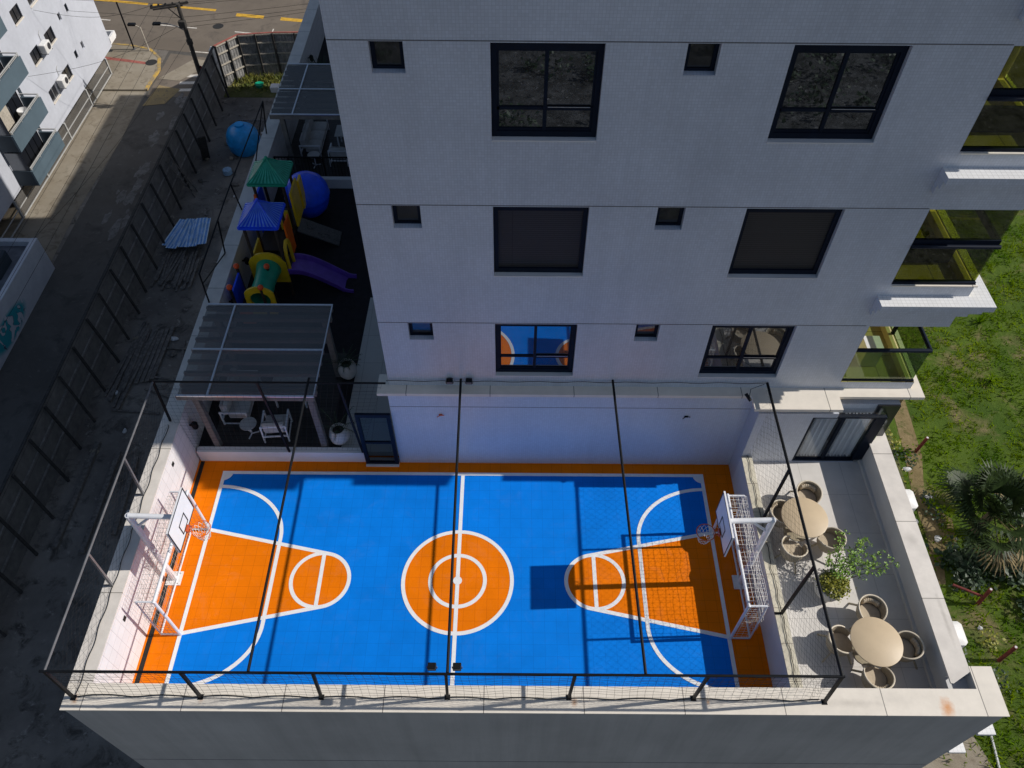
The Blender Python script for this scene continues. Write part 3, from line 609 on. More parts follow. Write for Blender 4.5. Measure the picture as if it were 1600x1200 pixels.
for h in holes:
    if h[4] == 'balc': continue
    a, b, c_, d, kind, r = h; y = YF+.13
    w = MB()
    if kind == 'small':
        w.ring(a+.004,b-.004,c_+.012,d-.004,.075,y,y+.06,.05,.05); wo = w.build('window', 'navy', twr)
        MB().box(a+.07,b-.07,y+.03,y+.04,c_+.06,d-.05).build('pane', 'pane_dim', wo)
        MB().poly([(a+.002,YF-.01,c_+.003),(b-.002,YF-.01,c_+.003),(b-.002,y,c_+.012),(a+.002,y,c_+.012)]).build('sill', 'mosaic', wo, fix=False)
        continue
    w.ring(a+.004,b-.004,c_+.03,d-.004,.10,y-.03,y+.09,.17,.12)
    MBsill = MB().box(a+.002,b-.002,YF-.03,y-.03,c_+.001,c_+.03)
    if r == 1:
        wo = w.build('window', 'navy', twr); MBsill.build('sill', 'plaster', wo)
        MB().box(a+.10,b-.10,y+.02,y+.05,c_+.15,d-.17).build('blind', 'blind', wo); continue
    mid = (a+b)/2; zb = c_+.62
    w.box(mid-.035,mid+.035,y-.01,y+.07,c_+.15,d-.17).box(a+.10,mid-.035,y,y+.06,zb-.03,zb+.03).box(mid+.035,b-.10,y-.015,y+.06,zb-.03,zb+.03)
    w.ring(a+.10,b-.10,c_+.15,d-.17,.045,y,y+.07)
    wo = w.build('window', 'navy', twr); MBsill.build('sill', 'plaster', wo)
    for p0, p1 in ((a+.145,mid-.035),(mid+.035,b-.145)):
        for q0, q1 in ((c_+.195,zb-.03),(zb+.03,d-.215)):
            MB().box(p0,p1,y+.03,y+.036,q0,q1).build('pane', 'pane' if r == 0 and a < 3 else 'pane_mid', wo)
    MB().box(mid+.05,b-.16,y-.022,y-.016,zb+.03,zb+.042).build('handle_rail', 'alu', wo)
# terrace sliding door with curtains
do = MB().ring(8.04,9.80,1.035,3.115,.06,12.64,12.76,.06,.05).box(8.86,8.94,12.65,12.75,1.14,3.05)
door = do.build('sliding_door', 'navy', twr)
MB().box(8.10,8.86,12.69,12.70,1.14,3.05).build('pane', 'door_glass', door); MB().box(8.94,9.74,12.69,12.70,1.14,3.05).build('pane', 'door_glass', door)
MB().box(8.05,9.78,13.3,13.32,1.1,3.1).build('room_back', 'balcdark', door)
for a, b in ((8.16,8.80),(8.98,9.70)):
    cu = MB(); n = 60
    pts = [(a+(b-a)*i/n, 12.80+.055*math.sin(i*.8)+.025*math.sin(i*2.1)) for i in range(n+1)]
    for i in range(n): cu.poly([(*pts[i],1.12),(*pts[i+1],1.12),(*pts[i+1],3.05),(*pts[i],3.05)])
    cu.build('curtain', 'curtain', door, smooth=True, fix=False)
MB().box(9.80,10.4,12.9,13.6,.3,3.28).build('corner_glazing', 'pane_dim', twr)
# side glass screen by the parapet
gs = MB().box(9.80,10.05,12.66,12.72,1.1,3.0); 
scr = MB().box(10.08,10.12,12.75,13.15,1.92,3.0).build('glass_screen', 'green_glass'); tag(scr, 'green tinted glass screen on the parapet end beside the curtained terrace door', 'glass screen')
MB().box(9.80,10.02,12.64,12.74,1.085,3.115).build('door_jamb', 'navy', twr)
MB().box(8.68,10.0,12.64,12.95,3.118,3.135).build('glass_canopy', 'door_glass', twr)
MB().box(8.67,10.40,12.955,13.1,2.9,3.29).build('ledge_apron', 'mosaic', twr)
MB().box(8.03,8.67,12.62,12.95,3.118,3.29).build('door_lintel', 'mosaic', twr)
# ================================================================== COURT CAGE (posts, rails, cross bars, nets)
RZ = 3.85
cage = thing('court_net_cage', 'dark steel post cage with nets standing round the orange and blue court', 'net cage', (-1.4,5.6,1.9))
cL, cR, cF, cB = -9.40, 6.74, 5.54, 13.10
posts = []
for b, t in (((-9.66,5.63),(cL,cF)),((-6.85,5.66),(-6.64,5.53)),((-4.17,5.67),(-3.97,5.53)),((-1.37,5.69),(-1.28,5.53)),((1.33,5.70),(1.33,5.53)),((4.10,5.70),(4.03,5.53)),((7.0,5.64),(cR,cF))):
    MB().bar((*b,1.915),(*t,RZ),.06).box(b[0]-.06,b[0]+.06,b[1]-.06,b[1]+.06,1.915,1.925).build('post', 'darksteel', cage)
for y in (8.13,10.68): MB().bar((-9.66,y+.15,1.915),(cL,y,RZ),.055).bar((-9.66,y+.15,1.94),(-9.86,y+.15,1.94),.03).build('post', 'greysteel', cage)
for y in (7.95,10.50): MB().bar((6.70,y,1.295),(6.74,y,RZ),.06).bar((6.70,y,1.32),(6.52,y,1.32),.04).build('post', 'darksteel', cage)
for x, xb in ((-6.68,-6.55),(-4.55,-4.38)): MB().bar((xb,13.2,.48),(x,cB,RZ),.055).build('post', 'darksteel', cage)
MB().bar((-9.62,13.25,1.915),(cL,cB,RZ),.055).build('post', 'darksteel', cage)
MB().tube((cL-.1,cF,RZ),(cR+.05,cF,RZ),.030,8).build('rail', 'darksteel', cage)
MB().tube((cR,cF,RZ),(cR,13.2,RZ),.038,8).build('rail', 'darksteel', cage)
MB().tube((cL,cF,RZ),(cL,cB,RZ),.025,8).build('rail', 'greysteel', cage)
MB().tube((cL-.1,cB,RZ),(-3.3,cB,RZ),.028,8).build('rail', 'darksteel', cage)
for xa, xb in ((-5.33,-5.28),(-1.33,-1.25),(2.67,2.76)):
    MB().tube((xa,13.24,RZ+.02),(xb,5.56,RZ+.02),.032,8).build('cross_bar', 'darksteel', cage)
rp = [(-3.3+i*10.05/40, 13.2, RZ-.02+.02*math.sin(i*1.3)) for i in range(41)]
MB().path(rp, .010, 4).build('wall_rope', 'darksteel', cage)
n_ = MB(); net(n_, [(-9.66,5.63,1.95),(7.0,5.64,1.95),(cR,cF,RZ),(cL,cF,RZ)], 96, 11, .0030, sag=-.10, jit=.012); n_.build('net', 'netdark', cage, fix=False)
rb = [(-9.6+i*16.5/80, 5.64+.05*abs(math.sin(i*.49)), 1.95+.015*math.sin(i)) for i in range(81)]
MB().path(rb, .012, 4).build('net_rope', 'netdark', cage)
n_ = MB(); net(n_, [(-9.64,13.1,1.95),(-9.64,5.7,1.95),(cL,cF,RZ),(cL,cB,RZ)], 26, 7, .0022, diamond=True, sag=.06, jit=.012); n_.build('net', 'netdark', cage, fix=False)
MB().path([(-9.62+.02*math.sin(i*.9), 13.1-i*7.4/60, 1.93) for i in range(61)], .010, 4).build('net_rope', 'netdark', cage)
n_ = MB(); net(n_, [(6.70,5.75,1.33),(6.72,13.1,1.33),(cR,13.1,RZ),(cR,cF,RZ)], 38, 13, .0022, diamond=True, sag=.05, jit=.012); n_.build('net', 'netdark', cage, fix=False)
MB().path([(6.70+.02*math.sin(i*.8)+.012*math.sin(i*1.9), 5.75+i*7.0/60, 1.32) for i in range(61)], .009, 4).build('net_rope', 'netdark', cage)
n_ = MB(); net(n_, [(-9.5,13.25,.5),(-4.4,13.25,.5),(-3.4,cB,RZ),(cL,cB,RZ)], 34, 20, .0026, sag=.05, jit=.008); n_.build('net', 'netdark', cage, fix=False)
# floodlights
def flood(x, y, z, lab):
    t = thing('floodlight', lab, 'floodlight', (x,y,z), 'small floodlights on the court cage')
    MB().bbox(x-.085,x+.085,y-.04,y+.10,z-.02,z+.08,.012).build('casing', 'darksteel', t)
    MB().bar((x-.10,y+.03,z-.06),(x-.10,y+.03,z+.03),.015).bar((x+.10,y+.03,z-.06),(x+.10,y+.03,z+.03),.015).bar((x-.10,y+.03,z-.06),(x+.10,y+.03,z-.06),.015).build('bracket', 'greysteel', t)
    MB().box(x-.07,x+.07,y-.045,y-.041,z-.005,z+.065).build('lens', 'greysteel', t)
flood(-1.57,cF+.10,RZ+.02,'small square floodlight on the front rail, left of the middle cross bar')
flood(-1.06,cF+.10,RZ+.02,'small square floodlight on the front rail, right of the middle cross bar')
flood(-1.62,13.12,RZ+.02,'small dark floodlight against the tower wall, left of the middle cross bar')
flood(-1.11,13.12,RZ+.02,'small dark floodlight against the tower wall, right of the middle cross bar')
cl = thing('ledge_spotlight', 'small black spotlight on a wire above the pale ledge right of the court', 'spotlight', (6.2,12.75,3.75))
MB().tube((6.12,12.86,3.82),(6.24,12.70,3.72),.045,10).build('lamp_body', 'darksteel', cl); MB().path([(6.2,12.78,3.8),(6.25,12.95,3.9),(6.5,13.1,3.84),(6.65,13.15,3.86)],.008,4).build('wire','darksteel',cl)

# ================================================================== GOALS
def goal(s, gx, lab):
    # s = +1: net behind towards +x
    t = thing('goal', lab, 'goal', (gx,9.34,0), 'small football goals')
    y0, y1, H, dt, db = 7.82, 10.86, 2.03, .44, .50
    for y in (y0,y1): MB().tube((gx,y,0),(gx,y,H),.04,10).build('post', 'whitesteel', t)
    MB().tube((gx,y0-.04,H),(gx,y1+.04,H),.04,10).build('crossbar', 'whitesteel', t)
    fr = MB()
    for y in (y0,y1): fr.tube((gx,y,H),(gx+s*dt,y,H),.025,8).tube((gx+s*dt,y,H),(gx+s*db,y,.03),.02,8).tube((gx,y,.03),(gx+s*db,y,.03),.025,8)
    fr.tube((gx+s*db,y0,.03),(gx+s*db,y1,.03),.025,8)
    fr.build('back_frame', 'whitesteel', t)
    n = MB(); r = .0040 if s > 0 else .0034
    net(n, [(gx+s*.03,y0,H),(gx+s*.03,y1,H),(gx+s*(dt+.05),y1,H-.02),(gx+s*(dt+.05),y0,H-.02)], 26, 4, r, sag=-.03, jit=.012)
    net(n, [(gx+s*dt,y0,H),(gx+s*dt,y1,H),(gx+s*db,y1,.05),(gx+s*db,y0,.05)], 26, 16, r, sag=.10 if s < 0 else -.10, jit=.02)
    for y in (y0,y1): net(n, [(gx,y,H),(gx+s*dt,y,H),(gx+s*db,y,.05),(gx,y,.05)], 4, 16, r, sag=.05, jit=.015)
    n.build('goal_net', 'netwhite' if s > 0 else 'netgrey', t, fix=False)
    return t
goal(-1, -8.48, 'white goal with grey net at the left end of the court, in full sun')
goal(1, 5.70, 'white goal with white net at the right end of the court beside the terrace')
# ================================================================== BACKBOARDS
def hoop(s, px, bx, lab):
    t = thing('basketball_hoop', lab, 'basketball hoop', (px,9.37,0), 'basketball hoops')
    MB().tube((px,9.37,.02),(px,9.37,3.42),.075,14).build('pole', 'whitesteel', t)
    MB().box(px-.2,px+.2,9.17,9.57,.006,.03).tube((px-.15,9.22,.03),(px-.15,9.22,.06),.02,6).tube((px+.15,9.22,.03),(px+.15,9.22,.06),.02,6).tube((px-.15,9.52,.03),(px-.15,9.52,.06),.02,6).tube((px+.15,9.52,.03),(px+.15,9.52,.06),.02,6).build('base_plate', 'plaster_w', t)
    MB().tube((px+s*-.0,9.37,3.40),(bx+s*.05,9.37,3.34),.065,12).tube((px,9.37,2.85),(px-s*.52,9.37,3.36),.035,8).build('arm', 'whitesteel', t)
    MB().bar((bx+s*.05,9.05,3.55),(bx+s*.05,9.05,2.85),.04).bar((bx+s*.05,9.7,3.55),(bx+s*.05,9.7,2.85),.04).bar((bx+s*.05,9.05,3.34),(bx+s*.05,9.7,3.34),.05).build('board_bracket', 'whitesteel', t)
    y0, y1, z0, z1 = 8.75, 10.00, 2.72, 3.66
    b = MB().box(bx-.012,bx+.03*s if s > 0 else bx+.012,y0,y1,z0,z1) if s > 0 else MB().box(bx-.03,bx+.012,y0,y1,z0,z1)
    bo = b.build('backboard', 'board', t)
    f = MB(); X = bx-s*.016; w = .03
    def rect(a0,a1,c0,c1,w):
        for (p0,p1,q0,q1) in ((a0,a1,c0,c0+w),(a0,a1,c1-w,c1),(a0,a0+w,c0+w,c1-w),(a1-w,a1,c0+w,c1-w)): f.box(min(X,X-s*.002),max(X,X-s*.002),p0,p1,q0,q1)
    rect(y0,y1,z0,z1,.035); rect(9.17,9.58,2.84,3.22,.035)
    f.build('board_marking', 'black', bo)
    rz = 2.78; rx = bx-s*.36
    rg = MB().path([(rx+.225*math.cos(2*PI*i/28),9.37+.225*math.sin(2*PI*i/28),rz) for i in range(28)],.012,6,closed=True)
    rg.bar((bx-s*.02,9.30,rz),(rx+s*.22,9.30,rz),.02).bar((bx-s*.02,9.44,rz),(rx+s*.22,9.44,rz),.02).box(bx-.05 if s>0 else bx+.01,bx-.01 if s>0 else bx+.05,9.28,9.46,rz-.06,rz+.05)
    rg.build('ring', 'hoop', t)
    nn = MB()
    for i in range(12):
        for d in (1,-1):
            pts = []
            for j in range(5):
                a = 2*PI*i/12+d*j*PI/12*1.0; rr = .22-.026*j; pts.append((rx+rr*math.cos(a),9.37+rr*math.sin(a),rz-.02-j*.095))
            nn.path(pts,.006,4)
    nn.build('ring_net', 'netwhite', t, fix=False)
hoop(-1, -9.06, -7.88, 'sunlit basketball backboard with black outlined target, facing the camera at the left end')
hoop(1, 6.23, 5.12, 'basketball backboard seen edge on at the right end beside the white net goal')
for y, z in ((12.0,1.45),(7.6,1.35)): 
    o = MB().box(-9.36,-9.345,y,y+.12,z,z+.12).build('wall_socket', 'black'); tag(o, 'small black wall box on the left court wall, '+('near the lounge end' if y > 10 else 'in front of the left goal'), 'wall box', 'wall boxes')
for x, lab in ((-1.95,'small brown stain-like wall fitting on the court back wall left of the middle bar'),(4.85,'small dark wall fitting on the court back wall near its right end')):
    t = MB().box(x-.05,x+.05,13.14,13.16,2.38,2.44).tube((x,13.14,2.42),(x+.1,13.10,2.46),.012,6).tube((x-.02,13.14,2.40),(x-.10,13.11,2.36),.012,6).build('wall_fitting', 'hoop' if x < 0 else 'darksteel'); tag(t, lab.replace('stain-like ',''), 'wall fitting')

# ================================================================== TERRACE FURNITURE
FZ = 1.0
def make_chair():
    t = thing('tub_chair', 'beige woven tub chair', 'chair', (0,0,0), 'beige tub chairs on the terrace')
    A0, A1 = math.radians(38), math.radians(322); N = 30
    sh = MB(); vs = []; fs = []; prof = ((.245,.30),(.27,.40),(.285,.55),(.30,.70))
    for ring_, th in ((0,0),(1,.022)):
        for r, z in prof:
            for i in range(N+1):
                a = A0+(A1-A0)*i/N; e = abs(i/N-.5)*2; zz = .30+(z-.30)*(1-.38*e**3)
                rr = r-th; vs.append((rr*math.cos(a),rr*math.sin(a)*1.0,zz))
    W = N+1; Hn = len(prof)
    for g in (0,1):
        for j in range(Hn-1):
            for i in range(N): b = g*W*Hn+j*W+i; fs.append((b,b+1,b+W+1,b+W))
    T = (Hn-1)*W; D = W*Hn
    for i in range(N): fs += [(T+i,T+i+1,D+T+i+1,D+T+i),(i,D+i,D+i+1,i+1)]
    for j in range(Hn-1):
        for i in (0,N): fs.append((j*W+i,D+j*W+i,D+(j+1)*W+i,(j+1)*W+i))
    sh.add(vs, fs); sh.build('shell', 'rope', t, smooth=True)
    rim = [((.289)*math.cos(A0+(A1-A0)*i/N),(.289)*math.sin(A0+(A1-A0)*i/N),.30+.40*(1-.38*(abs(i/N-.5)*2)**3)+.008) for i in range(N+1)]
    MB().path(rim,.017,6).build('rim', 'ropelight', t, smooth=True)
    MB().lathe([(.0,.30),(.24,.30),(.25,.33),(.25,.38),(.22,.41),(0,.415)],(0.02,0,0),24).build('cushion', 'cushion', t, smooth=True)
    MB().lathe([(.0,.27),(.24,.27),(.25,.299),(0,.299)],(0,0,0),24).build('seat', 'rope', t, smooth=True)
    bc = MB(); n = 8
    for i in range(n):
        a = math.radians(140+80*i/(n-1)); c = Vector((.235*math.cos(a),.235*math.sin(a),.52))
        bc.ball(c,.045,8,6,1,1,2.6)
    bc.build('back_cushion', 'cushion', t, smooth=True)
    for sx, sy in ((1,1),(1,-1),(-1,1),(-1,-1)): MB().bar((.17*sx,.17*sy,.28),(.30*sx,.30*sy,0),.034).build('leg', 'cream_leg', t)
    return t
chair0 = make_chair(); first = [True]
def put_chair(x, y, ang, lab):
    c = chair0 if first[0] else copy_tree(chair0); first[0] = False
    c.location = (x,y,FZ); c.rotation_euler = (0,0,ang); c.scale = (1.14,1.14,.97); c['label'] = lab
def round_table(cx, cy, lab):
    t = thing('round_table', lab, 'table', (cx,cy,FZ), 'round terrace tables')
    MB().lathe([(0,.715),(.575,.715),(.60,.73),(.60,.752),(.585,.76),(0,.76)],(cx,cy,FZ),64).build('tabletop', 'tabletop', t, smooth=True)
    MB().lathe([(.32,0.0),(.32,.02),(.10,.05),(.06,.10),(.055,.70),(.2,.714)],(cx,cy,FZ),24).build('pedestal', 'cream_leg', t, smooth=True)
round_table(7.70,10.40,'round beige table nearer the curtained door, partly behind the dark net post')
round_table(8.64,7.09,'round beige table in the front corner of the terrace by the parapet')
for cx, cy, x, y, lab in ((7.70,10.40,8.04,11.22,'tub chair on the door side of the far round table'),(7.70,10.40,7.20,10.62,'tub chair left of the far round table, beside the court net'),
        (7.70,10.40,7.30,9.62,'tub chair on the front left of the far round table, its back to the camera'),(7.70,10.40,8.32,9.86,'tub chair between the far round table and the potted bush'),
        (8.64,7.09,8.83,7.95,'tub chair behind the front round table, facing the camera'),(8.64,7.09,7.90,7.18,'tub chair left of the front round table by the cage corner'),
        (8.64,7.09,8.52,6.33,'tub chair in front of the front round table by the front coping'),(8.64,7.09,9.42,7.05,'tub chair between the front round table and the right parapet')):
    put_chair(x, y, math.atan2(cy-y,cx-x)+random.uniform(-.15,.15), lab)

def leafcloud(mb, pts, n, size, spread, flat=.5):
    for _ in range(n):
        p = Vector(random.choice(pts))+Vector((random.gauss(0,1),random.gauss(0,1),random.gauss(0,1)))*spread
        a = Vector((random.gauss(0,1),random.gauss(0,1),random.gauss(0,flat)+.1)).normalized(); u = a.cross(Vector((random.gauss(0,.4),random.gauss(0,.4),1))).normalized()
        L = size*random.uniform(.6,1.3); W = L*.32
        mb.add([p,p+a*L*.5+u*W,p+a*L,p+a*L*.5-u*W],[(0,1,2,3)])
pt = thing('potted_bush', 'green leafy bush in a white round pot with yellow ground cover on the terrace', 'potted plant', (8.02,8.62,FZ))
PC = (8.02,8.62,FZ)
MB().lathe([(.20,0),(.30,.15),(.36,.36),(.36,.52),(.34,.54),(.31,.52),(.31,.45),(0,.45)],PC,28).build('pot', 'whitepot', pt, smooth=True)
gc = MB(); pts = [(8.06+.34*math.cos(a)*q,8.55+.34*math.sin(a)*q,FZ+.58+.16*math.sqrt(max(0,1-q*q))) for a in [i*.37 for i in range(80)] for q in (random.random()**.5,)]
leafcloud(gc, pts, 1500, .06, .045, .8); gc.build('ground_cover', 'leafyel', pt, fix=False)
tr = MB(); tips = []
for ex, ey, ez, nb in ((1.50,.40,.92,5),(1.0,1.0,1.0,5),(.42,1.15,.98,5),(.75,.85,1.08,5),(.0,.50,.85,4),(.85,.55,.95,4),(.25,.75,1.0,4),(1.15,.42,.85,4),(.55,.45,1.05,4),(1.25,.62,.92,4),(.2,.35,.95,4)):
    p0 = Vector((PC[0]+.03,PC[1]+.02,FZ+.45)); p3 = Vector((PC[0]+ex,PC[1]+ey,FZ+ez)); pm = p0.lerp(p3,.5)+Vector((random.uniform(-.08,.08),random.uniform(-.08,.08),.12))
    cv = [p0.lerp(pm,t).lerp(pm.lerp(p3,t),t) for t in [i/7 for i in range(8)]]
    tr.path(cv,[.014-.0014*i for i in range(8)],5)
    for i in range(3,8):
        tips.append(cv[i])
        for _ in range(2):
            q = cv[i]+Vector((random.uniform(-.16,.16),random.uniform(-.16,.16),random.uniform(-.02,.18))); tr.path([cv[i],cv[i].lerp(q,.6)+Vector((0,0,.02)),q],[.006,.004,.003],4); tips.append(q); tips.append(cv[i].lerp(q,.6))
tr.build('stem', 'bark', pt)
lf = MB(); leafcloud(lf, tips, 1350, .060, .028, .7); lf.build('foliage', 'leaf', pt, fix=False)

# ================================================================== LOUNGE PATIO
DZ = .35
def pergola(x0, x1, y0, y1, z, lab, nraf, extra, back=True):
    t = thing('pergola', lab, 'pergola', (x0,y0,DZ), 'glass roofed pergolas')
    for x, y in ((x0+.32,y0+.28),(x1-.22,y0+.28),(x0+.32,y1-.4),(x1-.22,y1-.4)):
        MB().box(x-.085,x+.085,y-.085,y+.085,DZ,z-.22).build('post', 'pergwood', t)
    MB().box(x0+.05,x1,y0+.20,y0+.34,z-.22,z-.04).box(x0+.05,x1,y1-.47,y1-.33,z-.22,z-.04).build('beam', 'pergwood', t)
    for i in range(nraf):
        y = y0+.05+(y1-y0-.1)*i/(nraf-1); MB().box(x0-extra,x1-.02,y-.045,y+.045,z-.17 if 0 < i < nraf-1 else z-.18,z-.03).build('rafter', 'pergwood', t)
    MB().box(x0+.01,x1-.01,y0+.02,y1-.02,z,z+.012).build('roof_glass', 'roof_glass', t)
    fr = MB()
    for y in (y0,(y0+y1)/2-.05,y1): fr.box(x0,x1,y-.028,y+.028,z+.0125,z+.05)
    fr.box(x0+.80,x0+.85,y0+.03,(y0+y1)/2-.08,z+.0125,z+.048).box(x0+.80,x0+.85,(y0+y1)/2-.02,y1-.03,z+.0125,z+.048).box(x1-.03,x1,y0+.03,y1-.03,z+.0125,z+.048)
    fr.build('roof_frame', 'alu', t)
    return t
pergola(-9.05,-5.33,13.20,16.66,3.1,'glass roofed pergola with pale frame over the lounge beside the court',9,.05)
pergola(-9.18,-4.2,26.72,30.35,3.1,'bluish glass roofed pergola beyond the playground, cut off by the tower',10,.05)
def soft(mb, *a, b=.05): return mb.bbox(*a, b=b)
def sofa(x0, x1, y0, y1, lab, back='left'):
    t = thing('sofa', lab, 'sofa', ((x0+x1)/2,(y0+y1)/2,DZ), 'white sofas')
    fr = MB()
    for x in (x0+.03,x1-.03):
        for y in (y0+.03,y1-.03): fr.bar((x,y,DZ),(x,y,DZ+.55),.045)
    for y in (y0+.03,y1-.03): fr.bar((x0,y,DZ+.57),(x1,y,DZ+.57),.05).bar((x0,y,DZ+.05),(x1,y,DZ+.05),.035)
    fr.bar((x0+.03,y0,DZ+.25),(x0+.03,y1,DZ+.25),.05).bar((x1-.03,y0,DZ+.25),(x1-.03,y1,DZ+.25),.05)
    fr.build('frame', 'whitesteel', t)
    n = max(1, round((y1-y0-.1)/.75)); L = (y1-y0-.12)/n
    for i in range(n): MB().bbox(x0+.22,x1-.01,y0+.06+L*i+.01,y0+.06+L*(i+1)-.01,DZ+.27,DZ+.45,.04).build('seat_cushion', 'whitefab', t, smooth=True)
    for i in range(n): MB().bbox(x0+.04,x0+.26,y0+.06+L*i+.01,y0+.06+L*(i+1)-.01,DZ+.43,DZ+.85,.06).build('back_cushion', 'whitefab', t, smooth=True)
    return t
sofa(-8.78,-7.95,14.25,15.95,'off white sofa under the near pergola')
sofa(-8.75,-7.9,27.9,30.0,'off white sofa under the far pergola')
def side_table(x, y, lab):
    t = thing('side_table', lab, 'side table', (x,y,DZ), 'small round side tables')
    MB().lathe([(0,.50),(.24,.50),(.25,.51),(.25,.525),(0,.53)],(x,y,DZ),32).build('tabletop', 'whitefab', t)
    MB().tube((x,y,DZ+.02),(x,y,DZ+.5),.025,8).bar((x,y,DZ+.03),(x+.2,y+.08,DZ+.015),.03).bar((x,y,DZ+.03),(x-.05,y-.2,DZ+.015),.03).bar((x,y,DZ+.03),(x-.16,y+.14,DZ+.015),.03).build('foot', 'whitesteel', t)
side_table(-7.84,13.93,'small round white side table between sofa and armchair'); side_table(-8.08,27.42,'round white table in front of the far sofa')
def armchair(cx, cy, rot, lab):
    t = thing('armchair', lab, 'armchair', (0,0,0), 'white lounge armchairs')
    f = MB()
    for x in (-.36,.36):
        f.bar((x,-.36,0),(x,-.36,.58),.04).bar((x,.38,0),(x,.34,.72),.04).bar((x,-.38,.58),(x,.36,.60),.05).bar((x,-.36,.10),(x,.38,.10),.035)
    f.bar((-.36,-.34,.26),(.36,-.34,.26),.04).bar((-.36,.36,.26),(.36,.36,.26),.04).bar((-.36,.34,.70),(.36,.34,.70),.04).build('frame', 'whitesteel', t)
    MB().bbox(-.33,.33,-.35,.24,.27,.43,.04).build('seat_cushion', 'whitefab', t, smooth=True)
    MB().bbox(-.32,.32,.16,.34,.42,.82,.05).build('back_cushion', 'whitefab', t, smooth=True)
    t.location = (cx,cy,DZ); t.rotation_euler = (0,0,rot)
armchair(-7.05,14.02,PI+.08,'white framed armchair facing away from the court under the near pergola'); armchair(-7.1,27.75,PI,'white armchair under the far pergola')
def dining(x0, x1, y0, y1, lab):
    t = thing('dining_table', lab, 'table', ((x0+x1)/2,(y0+y1)/2,DZ), 'pale patio dining tables')
    MB().bbox(x0,x1,y0,y1,DZ+.71,DZ+.75,.01).build('tabletop', 'whitefab', t)
    for x in (x0+.1,x1-.1):
        for y in (y0+.1,y1-.1): MB().bar((x,y,DZ),(x,y,DZ+.71),.05).build('leg', 'whitesteel', t)
dining(-7.35,-6.25,14.85,15.75,'pale rectangular table at the back of the near pergola'); dining(-7.35,-5.9,28.4,29.2,'pale rectangular table under the far pergola')
def pot_plant(x, y, h, r, fh, nf, lab):
    t = thing('potted_palm', lab, 'potted plant', (x,y,DZ), 'white pots with feathery plants')
    MB().lathe([(r*.6,0),(r*.92,h*.25),(r,h*.55),(r*.85,h*.88),(r*.66,h),(r*.56,h*.97),(r*.56,h*.85),(0,h*.85)],(x,y,DZ),24).build('pot', 'whitepot', t, smooth=True)
    MB().lathe([(0,h*.86),(r*.55,h*.86),(0,h*.88)],(x,y,DZ),16).build('soil', 'soil', t)
    f = MB()
    for i in range(nf):
        a = i*2.4; L = fh*random.uniform(.7,1.1); d = Vector((math.cos(a),math.sin(a),0)); pts = []
        for j in range(8): q = j/7; pts.append(Vector((x,y,DZ+h*.86))+d*(L*.8*q**1.3)+Vector((0,0,L*(.95*q-.45*q*q))))
        f.path(pts,.008,4)
        for j in range(2,8):
            sd = d.cross(Vector((0,0,1))); 
            for s in (1,-1):
                for q in (0,.5):
                    b = pts[j].lerp(pts[min(j+1,7)],q); e = b+sd*s*.15*fh*(1.1-j/9)+d*.07+Vector((0,0,-.03)); f.add([b,b+d*.025,e],[(0,1,2)])
    f.build('foliage', 'leafdark', t, fix=False)
pot_plant(-5.22,16.25,.62,.30,.75,13,'white pot with feathery plant on the pale walkway behind the pergola')
pot_plant(-5.12,13.72,.60,.31,.80,7,'white pot with thin palm beside the gate to the court')
# gate
gt = thing('court_gate', 'dark framed gate with two glass panels at the back left of the court', 'gate', (-3.8,13.1,.05))
MB().ring(-4.32,-3.34,.06,2.50,.11,13.06,13.14,.13,.08).box(-4.21,-3.45,13.07,13.13,1.10,1.18).build('frame', 'navy', gt)
for a, b in ((.14,1.10),(1.18,2.37)): MB().box(-4.21,-3.45,13.095,13.105,a,b).build('glass_panel', 'clear', gt)
MB().box(-4.32,-3.34,13.0,13.3,0,.055).build('threshold', 'plaster', gt)
rl = thing('patio_railing', 'black metal railing between playground and far lounge', 'railing', (-9.3,26.2,DZ))
r_ = MB().bar((-9.3,26.2,DZ+1.25),(-4.0,26.2,DZ+1.25),.05).bar((-9.3,26.2,DZ+.25),(-4.0,26.2,DZ+.25),.03)
for i in range(42): r_.bar((-9.25+i*.125,26.2,DZ+.25),(-9.25+i*.125,26.2,DZ+1.25),.016)
r_.build('bars', 'darksteel', rl); 
for x in (-9.28,-7.4,-5.5): MB().bar((x,26.2,DZ),(x,26.2,DZ+1.25),.05).build('post', 'darksteel', rl)
o = MB().bbox(-7.75,-3.3,25.92,26.12,.35,.78,.01).build('low_wall', 'plaster'); tag(o, 'low pale wall at the far end of the playground beside the tower', 'low wall')
# wall lamps on the patio wall
for y, lab in ((13.55,'small black wall lamp on the left wall beside the near pergola'),(18.6,'black wall lamp on the left wall beside the orange capped posts'),(20.6,'black wall lamp on the left wall beside the blue roofed play tower'),(25.7,'black wall lamp on the left wall near the far railing'),(34.2,'black wall lamp high on the left wall beyond the far pergola')):
    t = thing('wall_lamp', lab, 'wall lamp', (-9.36,y,1.25), 'black patio wall lamps')
    MB().bar((-9.36,y,1.30),(-9.24,y,1.30),.04).build('bracket', 'darksteel', t); MB().lathe([(.05,-.16),(.09,-.10),(.09,.08),(.05,.13),(0,.13)],(-9.2,y,1.30),10).build('lantern', 'darksteel', t)
